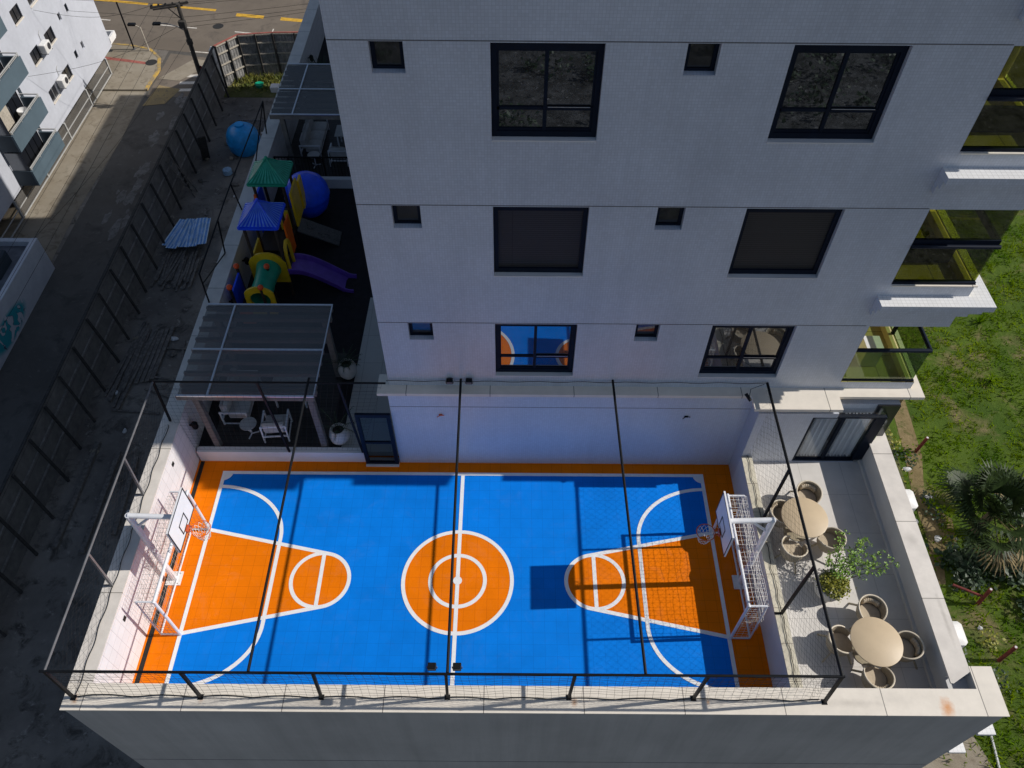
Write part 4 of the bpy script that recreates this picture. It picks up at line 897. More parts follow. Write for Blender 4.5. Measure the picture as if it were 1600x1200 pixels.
# far planting beyond the second pergola
ft = thing('patio_shrub', 'dark spiky shrub in the shade beyond the far pergola', 'shrub', (-8.9,33.5,DZ))
MB().lathe([(.3,0),(.4,.5),(.36,.55),(0,.5)],(-8.7,33.5,DZ),16).build('pot', 'whitepot', ft)
f = MB()
for i in range(160):
    a = random.uniform(0,2*PI); e = random.uniform(.2,1.3); L = random.uniform(.6,1.1); d = Vector((math.cos(a)*math.cos(e),math.sin(a)*math.cos(e),math.sin(e))); b = Vector((-8.7,33.5,DZ+.5)); s = d.cross(Vector((0,0,1))).normalized()*.03
    f.add([b-s,b+s,b+d*L],[(0,1,2)])
f.build('foliage', 'leafdark', ft, fix=False)
o = MB().bbox(-8.2,-5.5,33.0,33.3,.35,.95,.01).build('patio_bench', 'plaster'); tag(o, 'pale low bench wall beyond the far pergola', 'bench wall')

# ================================================================== PLAYGROUND
ps = thing('play_set', 'plastic playground tower set with green and blue roofs, tube and purple slide', 'playground set', (-8.2,20.5,DZ))
def roof(cx, cy, w, z, m):
    r = MB(); ap = (cx,cy,z+.62); h = w/2
    for i, (dx, dy) in enumerate(((0,-1),(1,0),(0,1),(-1,0))):
        tx, ty = -dy, dx; N = 10
        for j in range(N):
            # ridged pyramid side: raised ribs along the slope, flared eaves
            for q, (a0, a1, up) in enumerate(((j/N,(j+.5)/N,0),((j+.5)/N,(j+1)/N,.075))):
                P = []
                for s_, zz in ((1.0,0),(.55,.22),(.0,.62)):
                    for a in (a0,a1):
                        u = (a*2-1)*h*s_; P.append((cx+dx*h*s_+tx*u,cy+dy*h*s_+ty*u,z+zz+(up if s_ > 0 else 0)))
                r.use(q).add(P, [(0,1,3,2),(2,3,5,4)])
        r.use(0)
    r.add([(cx-h,cy-h,z-.012),(cx+h,cy-h,z-.012),(cx+h,cy+h,z-.012),(cx-h,cy+h,z-.012)]+[(cx+a*h*.55,cy+b*h*.55,z+.208) for a,b in ((-1,-1),(1,-1),(1,1),(-1,1))]+[(cx,cy,z+.61)],[(0,1,5,4),(1,2,6,5),(2,3,7,6),(3,0,4,7),(4,5,8),(5,6,8),(6,7,8),(7,4,8)])
    ro = r.build('roof', [m, m+'_fade'], ps, fix=False)  # _fade: paler rib tone, sky highlights painted into the colour, not fading
    e = MB()
    for a, b in (((-h,-h),(h,-h)),((h,-h),(h,h)),((h,h),(-h,h)),((-h,h),(-h,-h))): e.bar((cx+a[0],cy+a[1],z-.01),(cx+b[0],cy+b[1],z-.01),.07)
    for a in ((-h,-h),(h,-h),(h,h),(-h,h)): e.path([(cx+a[0],cy+a[1],z+.02),(cx+a[0]*.55,cy+a[1]*.55,z+.25),(cx,cy,z+.65)],.025,6)
    e.ball((cx,cy,z+.65),.06,8,6); e.build('roof_edge', m, ro)
_x = None
def play_posts(cx, cy, w, z, cap=False):
    for sx in (-1,1):
        for sy in (-1,1):
            p = MB().tube((cx+sx*w,cy+sy*w,DZ),(cx+sx*w,cy+sy*w,z),.055,8).build('post', 'pbrown', ps)
            if cap: MB().ball((cx+sx*w,cy+sy*w,z+.05),.10,12,8).build('ball_cap', 'pred', p, smooth=True)
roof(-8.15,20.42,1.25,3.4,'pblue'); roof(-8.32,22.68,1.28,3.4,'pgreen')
play_posts(-8.15,20.42,.50,3.4); play_posts(-8.32,22.68,.50,3.4); play_posts(-8.60,18.95,.50,2.05,True)
for cx, cy, z in ((-8.15,20.42,1.3),(-8.32,22.68,1.5),(-8.60,18.95,.9)): MB().box(cx-.55,cx+.55,cy-.55,cy+.55,z-.06,z).build('platform', 'pbrown', ps)
MB().box(-8.87,-7.77,21.0,22.15,1.36,1.42).build('bridge', 'pbrown', ps)
# green tube between the blue tower and the low tower
tb = MB(); n = 24
prof = [(.42,19.88),(.40,19.75),(.36,19.5),(.345,19.2),(.36,18.75),(.40,18.5)]
vs = [(-8.22+r*math.cos(2*PI*i/n),y,1.62+r*math.sin(2*PI*i/n)) for r, y in prof for i in range(n)]
fs = [(j*n+i,j*n+(i+1)%n,(j+1)*n+(i+1)%n,(j+1)*n+i) for j in range(len(prof)-1) for i in range(n)]
tb.add(vs, fs).build('tube', 'pgreen', ps, smooth=True, fix=False)
def ringpanel(cx, cz, y, hw, z0, z1, r, th):
    m_ = MB(); n = 32
    out = []
    for i in range(n):
        a = 2*PI*i/n; d = Vector((math.cos(a),math.sin(a)))
        k_ = min(hw/abs(d.x) if abs(d.x) > 1e-6 else 9, ((z1-cz) if d.y > 0 else (cz-z0))/abs(d.y) if abs(d.y) > 1e-6 else 9)
        if d.y > 0: k_ = min(k_, (z1-cz)*1.02)
        out.append(d*k_)
    for y_ in (y,y+th):
        pass
    vs = [(cx+p.x,y,cz+p.y) for p in out]+[(cx+r*math.cos(2*PI*i/n),y,cz+r*math.sin(2*PI*i/n)) for i in range(n)]
    vs += [(a,y+th,c) for a, b, c in vs]
    fs = []
    for i in range(n):
        j = (i+1) % n; fs += [(i,j,n+j,n+i),(2*n+i,3*n+i,3*n+j,2*n+j),(i,2*n+i,2*n+j,j),(n+i,n+j,3*n+j,3*n+i)]
    return m_.add(vs, fs).build('tunnel_panel', 'pyellow', ps)
ringpanel(-8.22,1.62,19.86,.62,1.0,2.28,.40,.07); ringpanel(-8.22,1.55,18.42,.48,.9,2.1,.33,.07)
# panels
MB().box(-9.12,-9.06,18.45,19.45,.95,1.85).build('side_panel', 'pblue', ps)
MB().box(-9.05,-8.62,18.40,18.46,.45,1.25).build('front_panel', 'porange', ps)
MB().box(-8.70,-8.64,19.95,20.9,1.3,2.1).build('rail_panel', 'pyellow', ps)
MB().box(-7.62,-7.56,20.62,21.22,1.45,2.85).build('side_panel', 'porange', ps)
MB().box(-7.70,-7.63,22.2,23.15,1.5,2.9).box(-7.66,-7.58,23.2,23.6,1.5,2.7).build('side_panel', 'pyellow', ps)
MB().box(-8.75,-8.3,22.02,22.10,1.5,2.5).box(-8.2,-7.85,22.02,22.10,1.5,2.3).build('ladder_panel', 'pyellow', ps)
MB().box(-9.0,-8.93,22.2,23.2,1.2,2.6).build('side_panel', 'pblue', ps); MB().box(-8.85,-8.78,22.0,22.08,2.2,3.0).build('ladder_rail', 'porange', ps)
ar = [(-7.56,20.02,1.3),(-7.56,20.02,2.1),(-7.56,20.12,2.35),(-7.56,20.30,2.45),(-7.56,20.48,2.35),(-7.56,20.58,2.1),(-7.56,20.58,1.3)]
MB().path(ar,.06,8).build('slide_arch', 'pyellow', ps, smooth=True)
# purple slide: curved trough going right
ctr = []
for i in range(17):
    q = i/16; x = -7.6+2.05*q; z = 1.32-1.05*(3*q*q-2*q*q*q)*.98+.10*math.exp(-((q-.9)/.12)**2)*-.5; ctr.append(Vector((x,20.30+.12*q+.12*math.sin(q*PI),z)))
sl = MB(); sec = [(-.42,.22),(-.38,.23),(-.33,.03),(-.2,0),(.2,0),(.33,.03),(.38,.23),(.42,.22),(.42,.17),(.37,-.03),(-.37,-.03),(-.42,.17)]
vs = []; fs = []; m_ = len(sec)
for c in ctr:
    for u, v in sec: vs.append((c.x,c.y+u,c.z+v))
for j in range(len(ctr)-1):
    for i in range(m_): fs.append((j*m_+i,j*m_+(i+1)%m_,(j+1)*m_+(i+1)%m_,(j+1)*m_+i))
sl.add(vs, fs).build('slide', 'ppurple', ps, smooth=True)
# climbing ramp, blue spiral dome
cr = MB().add([(-7.66,22.0,1.48),(-7.66,22.7,1.52),(-6.42,23.2,.42),(-6.42,22.45,.42),(-7.66,22.0,1.42),(-7.66,22.7,1.46),(-6.42,23.2,.36),(-6.42,22.45,.36)],[(0,1,2,3),(7,6,5,4),(0,4,5,1),(1,5,6,2),(2,6,7,3),(3,7,4,0)])
for i in range(16):
    q = random.random(); e = random.random(); cr.ball((-7.6+1.15*q,22.12+.45*q+.5*e,1.47-1.05*q),.05,6,4)
cr.build('climbing_ramp', 'pgrey', ps)
dm = MB(); n = 28
prof = [(.02,.98),(.30,.93),(.55,.82),(.78,.62),(.92,.36),(.98,.05),(.99,0),(.94,-.02),(.92,-.3),(.80,-.62),(.6,-.85)]
dm.lathe([(a*.86,b*.86) for a,b in prof],(-7.72,24.25,1.35),36).build('spiral_dome', 'pblue', ps, smooth=True)
# wall fence of leaning rods round the playground
pf = thing('wall_top_fence', 'thin black rod fence leaning along the left wall beside the playground', 'fence', (-9.7,22,1.91))
rz_ = 3.2
rods = [(-9.72,27.3,1.91),(-9.66,22.6,1.91),(-9.72,20.3,1.91),(-9.68,17.95,1.91)]
tops = [Vector((-9.60,27.5,rz_)),Vector((-9.66,22.35,rz_)),Vector((-9.64,20.45,rz_)),Vector((-9.60,17.9,rz_))]
for a, b in zip(rods, tops): MB().tube(a,b,.026,6).build('post', 'darksteel', pf)
MB().path(tops,.026,6).build('rail', 'darksteel', pf); MB().tube((-9.75,25.4,1.91),(-9.60,27.5,rz_),.026,6).tube((-9.72,20.3,1.91),(-9.60,17.9,rz_-.4),.022,6).build('brace', 'darksteel', pf)
# ================================================================== WHITE BUILDING ACROSS THE STREET
XB = -29.4
wb = thing('white_apartment_block', 'white apartment block with blue grey balconies across the side street', 'building', (XB,44,G))
def ywall(name, x, y0, y1, z0, z1, holes, m, parent, depth=.18):
    ys = sorted({y0,y1}|{h[0] for h in holes}|{h[1] for h in holes}); zs = sorted({z0,z1}|{h[2] for h in holes}|{h[3] for h in holes})
    mb = MB()
    for i in range(len(ys)-1):
        for j in range(len(zs)-1):
            cy_ = (ys[i]+ys[i+1])/2; cz = (zs[j]+zs[j+1])/2
            if not any(h[0] < cy_ < h[1] and h[2] < cz < h[3] for h in holes):
                mb.poly([(x,ys[i],zs[j]),(x,ys[i+1],zs[j]),(x,ys[i+1],zs[j+1]),(x,ys[i],zs[j+1])])
    for a, b, c_, d in holes:
        X = x-depth
        mb.poly([(x,a,c_),(x,a,d),(X,a,d),(X,a,c_)]).poly([(x,b,c_),(x,b,d),(X,b,d),(X,b,c_)]).poly([(x,a,d),(x,b,d),(X,b,d),(X,a,d)]).poly([(x,a,c_),(x,b,c_),(X,b,c_),(X,a,c_)])
    return mb.build(name, m, parent, fix=False)
wh = []
for f in range(-1, 3):
    z = -7.43+2.55*f+2.55
    for a, b in ((45.75,46.88),(48.02,49.22)): wh.append((a,b,z-.82,z,'big'))
    for a, b in ((50.43,50.80),(51.68,52.02)): wh.append((a,b,z-.50+.12,z+.12,'small'))
ywall('street_wall', XB, 30, 55.6, -9.58, 7, [h[:4] for h in wh], 'bldwhite', wb)
MB().box(-48,XB-.3,30,55.59,-9.56,7).poly([(-48,55.6,-9.58),(XB,55.6,-9.58),(XB,55.6,7),(-48,55.6,7)]).poly([(-48,30,-9.58),(XB,30,-9.58),(XB,30,7),(-48,30,7)]).box(-48,XB-.001,30.01,55.59,-9.6,-9.581).build('block_body', 'bldwhite', wb)
MB().box(-30.6,XB+.0,55.61,56.7,-9.5,-9.38).box(-30.6,XB,56.6,56.75,-9.379,-9.0).box(XB-.12,XB+.04,55.61,56.75,-9.378,-9.02).build('canopy', 'plaster_w', wb)
MB().box(-48,-31.6,30,55.4,G,-9.61).build('recessed_ground_floor', 'balcdark', wb)
cb = MB()
for y in (36,40,44,48,52): cb.box(-31.0,-30.7,y-.15,y+.15,G,-9.601)
cb.build('column', 'bldwhite', wb)
for i, (a, b, c_, d, kind) in enumerate(wh):
    X = XB-.10
    fm_ = MB()
    for y0, y1, z0, z1 in ((a,a+.05,c_,d),(b-.05,b,c_,d),(a+.05,b-.05,c_,c_+.05),(a+.05,b-.05,d-.05,d)) + (((((a+b)/2-.025),((a+b)/2+.025),c_+.05,d-.05),) if kind == 'big' else ()):
        fm_.box(X,X+.04,y0+.002,y1-.002,z0+.002,z1-.002)
    wo = fm_.build('window', 'darksteel' if i % 3 else 'alu', wb)
    MB().box(X+.005,X+.012,a+.05,b-.05,c_+.05,d-.05).build('pane', 'pane_far', wo)
    if kind == 'big':
        MB().box(X-.06,X-.02,a+.05,b-(.5 if i % 4 == 0 else .65),c_+.05,d-.05).build('curtain', ('curtain','greysteel','redpaint')[i % 3], wo)
        MB().box(XB-.09,XB+.05,a-.02,b+.02,c_-.05,c_+.001).build('sill', 'coping', wo)
# balconies
for f, (z0, z1) in enumerate(((-9.42,-8.42),(-7.10,-6.06),(-4.56,-3.50),(-2.02,-1.0))):
    b_ = MB().box(-28.32,-28.2,38.85,42.97,z0,z1).box(XB+.005,-28.33,42.85,42.97,z0,z1)
    bo = b_.build('balcony', 'balcgrey', wb)
    MB().box(XB+.005,-28.33,38.85,38.97,z0,z1).box(XB+.005,-28.33,38.99,42.83,z0-.06,z0-.002).build('balcony_end', 'balcdark', bo)  # end face darker than the front: its shadow is put into the colour
    MB().box(XB+.05,-28.35,38.90,38.93,z1+.01,z1+1.2).build('end_glazing', 'pane_far', bo)
    MB().box(XB+.004,-28.33,38.98,42.84,z0,z0+.10).build('balcony_floor', 'pavement', bo)
    r_ = MB().bar((-28.26,38.9,z1+.20),(-28.26,42.9,z1+.20),.05).bar((-28.26,38.9,z1+.10),(-28.26,42.9,z1+.10),.03).bar((XB,42.91,z1+.20),(-28.26,42.91,z1+.20),.05)
    for y in (39,40.3,41.6,42.85): r_.bar((-28.26,y,z1),(-28.26,y,z1+.2),.04)
    r_.build('handrail', 'fenceframe', bo)
    d_ = MB().box(XB+.001,XB+.02,39.1,42.7,z0+.11,z0+1.95)
    d_.build('balcony_glazing', 'pane_far', bo)
    e_ = MB()
    for i in range(7): e_.box(XB+.021,XB+.05,39.1+i*.6-.03,39.1+i*.6+.03,z0+.11,z0+1.95)
    e_.build('glazing_bar', 'darksteel', bo)
    MB().box(XB+.004,XB+.06,42.98,43.2,z0+.3,z1+.45).build('downpipe', 'balcdark', bo)
    if f == 1: MB().box(XB+.055,XB+.08,40.0,41.2,z0+.11,z0+1.7).build('curtain', 'rail', bo)
for y, z, lab in ((47.15,-5.45,'white air conditioner unit below the curtained window of the white block, upper one'),(47.30,-7.85,'white air conditioner unit near the lowest window row of the white block')):
    t = thing('air_conditioner', lab, 'air conditioner', (XB,y,z), 'air conditioners on the white block')
    MB().bbox(XB+.10,XB+.50,y-.4,y+.4,z,z+.55,.03).build('casing', 'acwhite', t)
    MB().xf_disc(XB+.505,y+.1,z+.28,.2).build('fan_grille', 'acgrille', t) if hasattr(MB,'xf_disc') else MB().tube((XB+.49,y+.1,z+.28),(XB+.51,y+.1,z+.28),.2,20).build('fan_grille', 'acgrille', t)
    MB().box(XB,XB+.5,y-.35,y-.31,z-.05,z-.001).box(XB,XB+.5,y+.31,y+.35,z-.05,z-.001).build('bracket', 'darksteel', t)
    MB().path([(XB+.05,y+.3,z+.5),(XB+.03,y+.35,z+.9),(XB+.02,y+.6,z+1.0)],.02,5).build('pipe', 'fenceframe', t)
ch = thing('plastic_chair', 'white plastic armchair on a balcony of the white block', 'chair', (-28.85,41.7,-6.99))
MB().lathe([(.0,.42),(.24,.42),(.26,.44),(0,.45)],(-28.85,41.7,-6.99),16).build('seat', 'marble', ch)
MB().lathe([(.25,.45),(.29,.62),(.31,.85),(.29,.86),(.27,.62),(.23,.45)],(-28.85,41.7,-6.99),16,math.radians(60),math.radians(300)).build('backrest', 'marble', ch)
for dx, dy in ((.2,.2),(.2,-.2),(-.2,.2),(-.2,-.2)): MB().bar((-28.85+dx*.8,41.7+dy*.8,-6.57),(-28.85+dx,41.7+dy,-6.99),.05).build('leg', 'marble', ch)
# railing on the pavement edge
fr = thing('street_railing', 'pale metal railing along the pavement below the white block', 'railing', (XB+.05,45,G+.14))
ga = G+.14
for y in (34.2,37.6,41.6,45.72,49.78,53.9): MB().box(XB-.03,XB+.09,y-.06,y+.06,ga,-9.62).build('post', 'fenceframe', fr)
MB().bar((XB+.03,33.5,ga+.03),(XB+.03,53.9,ga+.03),.07).bar((XB+.03,33.5,ga+.62),(XB+.03,53.9,ga+.62),.05).build('rail', 'fenceframe', fr)
MB().box(XB+.02,XB+.03,37.7,53.8,ga+.07,ga+1.2).build('glass_panel', 'roof_glass', fr)
gt2 = thing('slatted_gate', 'small pale slatted gate at the near end of the pavement railing', 'gate', (XB,33.8,ga))
g_ = MB()
for i in range(9): g_.bar((XB+.05,33.0+i*.16,ga+.05),(XB+.05,33.0+i*.16,ga+1.15),.06)
g_.bar((XB+.05,32.9,ga+1.15),(XB+.05,34.4,ga+1.15),.06).bar((XB+.05,32.9,ga+.1),(XB+.05,34.4,ga+.1),.06).build('slats', 'rail', gt2)

# ================================================================== GRAFFITI HOUSE
gh = thing('graffiti_house', 'low flat roofed house with turquoise graffiti on its street wall', 'house', (-26,30,G))
MB().box(-26.3,-26.0,22,33.4,G,-8.77).build('street_wall', 'graffiti', gh)
MB().box(-36,-26.301,33.1,33.39,G,-8.78).box(-36,-26.301,22,22.3,G,-8.78).build('side_wall', 'house', gh)
MB().box(-36,-26.301,22.301,33.09,G,-9.1).build('roof', 'roofdark', gh)
MB().bbox(-28.0,-26.9,30.4,31.9,-9.1,-8.3,.03).box(-27.8,-27.1,30.6,31.7,-8.3,-8.22).build('roof_hatch', 'balcdark', gh)

# ================================================================== STREET FURNITURE
up = thing('utility_pole', 'dark leaning-shadow utility pole with cross arm beside the hoarding', 'utility pole', (-21.35,50.3,G))
up['label'] = 'dark utility pole with cross arm and curved lamp arm behind the hoarding corner'
MB().tube((-21.35,50.3,G),(-21.35,50.3,-3.95),.17,12,.12).build('pole', 'concpole', up, smooth=True)
ca = MB().bar((-23.2,50.35,-4.25),(-20.9,50.95,-4.15),.13,.13)
ca.bar((-23.0,50.2,-4.28),(-21.2,50.67,-4.22),.10,.10).bar((-22.1,50.45,-4.3),(-21.35,50.3,-5.0),.05)
ca.build('cross_arm', 'concpole', up)
ins = MB()
for i in range(6): x = -23.1+i*.42; ins.lathe([(.05,0),(.08,.05),(.05,.12),(0,.16)],(x,50.38+.26*(x+23.2)/1,-4.2),8)
ins.build('insulator', 'darksteel', up)
MB().path([(-21.35,50.3,-5.75),(-21.9,50.45,-5.5),(-22.6,50.6,-5.38),(-23.1,50.7,-5.42)],.035,6).build('lamp_arm', 'greysteel', up)
MB().bbox(-23.55,-23.05,50.55,50.85,-5.5,-5.38,.02).build('lamp_head', 'darksteel', up)
MB().bbox(-21.6,-21.15,49.98,50.3,-5.4,-4.95,.03).build('junction_box', 'concpole', up); MB().lathe([(.2,0),(.2,.3)],(-21.35,50.3,-6.6),10).build('pole_band', 'concpole', up)
wires = []
for i in range(3): wires.append(((-23.0+i*.8,50.45+i*.2,-4.05),(-24.2+i*.9,-10,-4.8)))
for i, z in enumerate((-3.95,-4.1,-4.9,-5.3,-5.6)): wires.append(((-21.3,50.4+i*.05,z),(6,58.5+i*.6,z+.6)))
for i, z in enumerate((-4.05,-4.9)): wires.append(((-21.4,50.4,z),(-60,56+i,z+.5)))
for a, b in (((-23.0,50.4,-4.1),(-29.3,48,-3.3)),((-21.35,50.3,-5.2),(-29.3,44.4,-5.6)),((-21.35,50.3,-6.2),(-26.5,33,-9.0))): wires.append((a,b))
wl = ['along the side street' ,'across to the white block','along the main road']
for i, (a, b) in enumerate(wires):
    a = Vector(a); b = Vector(b); pts = [a.lerp(b,t/14)+Vector((0,0,-.6*math.sin(PI*t/14))) for t in range(15)]
    o = MB().path(pts,.010,4).build('overhead_wire', 'darksteel')
    tag(o, ('thin dark overhead wire running '+('down the side street from the utility pole' if i < 3 else 'along the main road from the utility pole' if i < 10 else 'from the utility pole to the buildings opposite')), 'wire', 'overhead wires down the side street' if i < 3 else 'overhead wires along the main road' if i < 10 else 'overhead wires to the buildings opposite')
lp = thing('pavement_post', 'tall thin dark post on the pavement corner by the main road', 'post', (-28.8,57.5,G+.14))
MB().tube((-28.8,57.5,G+.14),(-28.8,57.5,-7.3),.06,8).build('pole', 'darksteel', lp); MB().lathe([(.12,0),(.10,.06),(.06,.08)],(-28.8,57.5,G+.14),10).build('base', 'greysteel', lp)
l2 = thing('pavement_lamp', 'short pale lamp post with dark head on the pavement corner', 'street lamp', (-27.6,57.3,G+.14))
MB().tube((-27.6,57.3,G+.14),(-27.65,57.3,-9.05),.05,8).build('pole', 'rail', l2); MB().bar((-27.65,57.3,-9.08),(-28.1,57.35,-8.85),.05).build('lamp_arm', 'rail', l2); MB().bbox(-28.5,-27.95,57.2,57.5,-8.92,-8.78,.02).build('lamp_head', 'darksteel', l2)
ss = thing('stop_sign', 'dark red octagonal stop sign at the end of the side street by the utility pole', 'road sign', (-21.5,50.95,G))
MB().tube((-21.5,50.98,G),(-21.5,50.98,-8.45),.035,8).build('pole', 'greysteel', ss)
def octo(r, y, t):
    m_ = MB(); m_.extrude([(-21.5+r*math.cos(PI/8+PI/4*i),-8.75+r*math.sin(PI/8+PI/4*i)) for i in range(8)], 'y', y, y+t); return m_
octo(.31,50.925,.02).build('sign_rim', 'signwhite', ss); sp_ = octo(.28,50.915,.009).build('sign_plate', 'signred', ss)
cu = bpy.data.curves.new('sign_word', 'FONT'); cu.body = 'PARE'; cu.size = .21; cu.align_x = 'CENTER'; cu.align_y = 'CENTER'; cu.extrude = .002
to = bpy.data.objects.new('sign_word', cu); COL.objects.link(to); bpy.context.view_layer.update()
me = bpy.data.meshes.new_from_object(to.evaluated_get(bpy.context.evaluated_depsgraph_get())); bpy.data.objects.remove(to)
me.materials.clear(); me.materials.append(MT['signwhite']); so_ = bpy.data.objects.new('sign_word', me); COL.objects.link(so_); so_.parent = sp_
so_.rotation_euler = (PI/2,0,0); so_.location = Vector((-21.5,50.911,-8.75))-ss.location
for x, y, z, lab in ((-23.4,61.4,G+.010,'round iron manhole cover in the main road'),(-21.9,58.3,G+.010,'small iron valve cover in the main road'),(-26.95,55.6,G+.15,'dark manhole cover on the pavement corner')):
    o = MB().lathe([(.0,.004),(.33,.004),(.36,.012),(.42,.012),(.42,0)] if 'small' not in lab else [(0,.004),(.25,.004),(.25,0)],(x,y,z),24).build('manhole_cover', 'iron'); tag(o, lab, 'manhole cover')

# ================================================================== HOARDING AND LOT ON THE LEFT
HT = 3.05
ho = thing('site_hoarding', 'long grey site hoarding with dark braces between the lot and the side street', 'fence', (-20.75,30,G))
MB().box(-20.80,-20.74,4,52.5,G,G+HT).build('panel', 'hoard', ho)
MB().box(-20.84,-20.70,4,52.5,G+HT,G+HT+.05).build('top_rail', 'brace', ho)
y = 5.2; i = 0
while y < 52:
    dy = random.uniform(-.04,.04)
    MB().bar((-20.64,y+dy,G+HT-.05),(-20.18+random.uniform(-.08,.08),y+dy-.25+random.uniform(-.12,.12),G),.11,.10).build('brace', 'brace', ho); y += 1.78; i += 1
for z in (.95,2.0): MB().box(-20.74,-20.70,4,52.5,G+z,G+z+.07).build('mid_rail', 'hoardx', ho)
h2 = thing('metal_hoarding', 'sunlit corrugated metal hoarding with pale rails at the far corner of the lot', 'fence', (-18,54,G))
seg = [(-20.74,52.55),(-19.5,54.15),(-17.1,54.5),(-14.0,54.6),(-9.9,54.7)]
for (xa, ya), (xb, yb) in zip(seg, seg[1:]):
    a = Vector((xa,ya,0)); b = Vector((xb,yb,0)); L = (b-a).length; d = (b-a)/L; q = Vector((d.y,-d.x,0)); n = int(L/.11); mb = MB()
    prof = [a+d*(L*i/n)+q*(.022*(1 if i % 2 else -1)) for i in range(n+1)]
    for i in range(n): mb.poly([(prof[i].x,prof[i].y,G),(prof[i+1].x,prof[i+1].y,G),(prof[i+1].x,prof[i+1].y,G+HT),(prof[i].x,prof[i].y,G+HT)])
    mb.build('panel', 'hoardx', h2, fix=False)
    rm = MB()
    for z in (.8,1.6,2.4,3.0): rm.bar(a+q*.06+Vector((0,0,G+z)),b+q*.06+Vector((0,0,G+z)),.07,.09)
    rm.build('rail', 'rail', h2)
    MB().bar(a+q*.10+Vector((0,0,G)),a+q*.10+Vector((0,0,G+HT)),.14).build('post', 'brace', h2); m2 = a.lerp(b,.5)+q*.10
    MB().bar(m2+Vector((0,0,G)),m2+Vector((0,0,G+HT)),.11).build('post', 'brace', h2)
    MB().bar(a+Vector((0,0,G+HT+.03)),b+Vector((0,0,G+HT+.03)),.12,.05).build('top_rail', 'redpaint', h2)
MB().box(-20.98,-20.70,52.0,52.6,G,G+HT-.02).build('end_pillar', 'plaster', h2)
wk = MB(); 
for _ in range(1500):
    x = random.uniform(-20.3,-14.2); y = random.triangular(51.6,54.2,53.9); L = random.uniform(.1,.45)*(1 if y > 53 else .6); a = random.uniform(0,2*PI); s = Vector((math.cos(a),math.sin(a),0))*.05
    b = Vector((x,y,G)); wk.add([b-s,b+s,b+Vector((random.gauss(0,.15),random.gauss(0,.15),L))],[(0,1,2)])
o = wk.build('weed_patch', 'weeds', fix=False); o['kind'] = 'stuff'; tag(o, 'sunlit weeds at the far end of the lot under the metal hoarding', 'weeds')
sheet('weedy_ground', [(-20.6,51.2),(-14,51.2),(-14,54.4),(-19.4,54.0),(-20.6,52.6)], G+.006, 'verge')
fb = MB().bbox(-17.35,-16.75,51.85,52.4,G,G+.42,.03).build('foam_box', 'plaster_w'); tag(fb, 'white foam box lying in the sunlit weeds', 'box')
fb = MB().lathe([(.25,0),(.33,.25),(.3,.27),(.0,.2)],(-18.3,52.6,G),14).build('bucket', 'pgreen'); tag(fb, 'green plastic tub lying in the sunlit weeds', 'tub')
wt = thing('water_tank', 'big blue plastic water tank standing in the dark lot', 'water tank', (-17.6,44.9,G))
MB().lathe([(.80,0),(1.0,.25),(1.06,.8),(1.0,1.25),(.85,1.55),(.55,1.78),(.2,1.88),(0,1.9)],(-17.6,44.9,G),36).build('tank_body', 'tank', wt, smooth=True)
MB().lathe([(1.075,.78),(1.075,.86)],(-17.6,44.9,G),36).lathe([(.3,1.84),(.3,1.96),(0,1.98)],(-17.6,44.9,G),20).build('tank_lid', 'tank', wt, smooth=True)
gr = thing('steel_grate', 'dark steel grate lying flat beside the blue water tank', 'grate', (-17.9,47.9,G))
g_ = MB()
for i in range(14): g_.bar((-18.9+i*.15,47.2,G+.08),(-18.85+i*.15,48.3,G+.08),.05)
g_.bar((-18.95,47.2,G+.04),(-16.9,47.2,G+.04),.05).bar((-18.9,48.3,G+.04),(-16.85,48.3,G+.04),.05).build('bars', 'greysteel', gr)
# corrugated sheets fanned over each other
sd0 = None
for i in range(7):
    mb = MB(); n = 16; L = 2.35; W_ = .62
    for j in range(n):
        x0, x1 = -W_/2+W_*j/n, -W_/2+W_*(j+1)/n; z0 = .045 if j % 3 in (0,) else 0; z1 = .045 if (j+1) % 3 in (0,) else 0
        mb.poly([(x0,-L/2,z0),(x1,-L/2,z1),(x1,L/2,z1),(x0,L/2,z0)])
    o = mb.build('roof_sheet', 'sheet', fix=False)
    x = -19.72+i*.28; o.location = (x,35.9+random.uniform(-.2,.3),G+.40+.035*i); o.rotation_euler = (random.uniform(-.03,.03),-.04,random.uniform(-.10,.10)-.16+.05*i)
    tag(o, 'blue grey corrugated roof sheet in the fanned pile by the hoarding', 'roof sheet', 'pile of blue grey roof sheets')
def plank(x, y, z, L, w, h, rz, lab, grp):
    o = MB().bbox(-w/2,w/2,-L/2,L/2,0,h,.008).build('plank', 'plank'); o.location = (x,y,z); o.rotation_euler = (random.uniform(-.02,.02),0,rz); tag(o, lab, 'plank', grp)
for i in range(24):
    plank(-20.05+(i % 12)*.19+random.uniform(-.05,.05),33.4+random.uniform(-.5,.35),G+.02+.07*(i//12),random.uniform(2.0,3.2),.13,.06,random.uniform(-.10,.10)-.05,'weathered plank in the row of boards beside the roof sheets','boards stacked beside the roof sheets')
for i in range(9):
    plank(-19.85+.11*i+random.uniform(-.05,.05),26.4+random.uniform(-.5,.6),G+.02+.05*(i % 3),random.uniform(4.2,5.4),.14,.07,-.05+random.uniform(-.05,.05),'long weathered plank leaning in the heap at the foot of the hoarding','long planks at the foot of the hoarding')
for i in range(4):
    plank(-18.75+.24*i,26.9+random.uniform(-.2,.2),G+.05+.01*i,3.6,.2,.07,-.03+random.uniform(-.02,.02),'wide pale plank in the small stack between hoarding and podium','wide planks in the small stack')
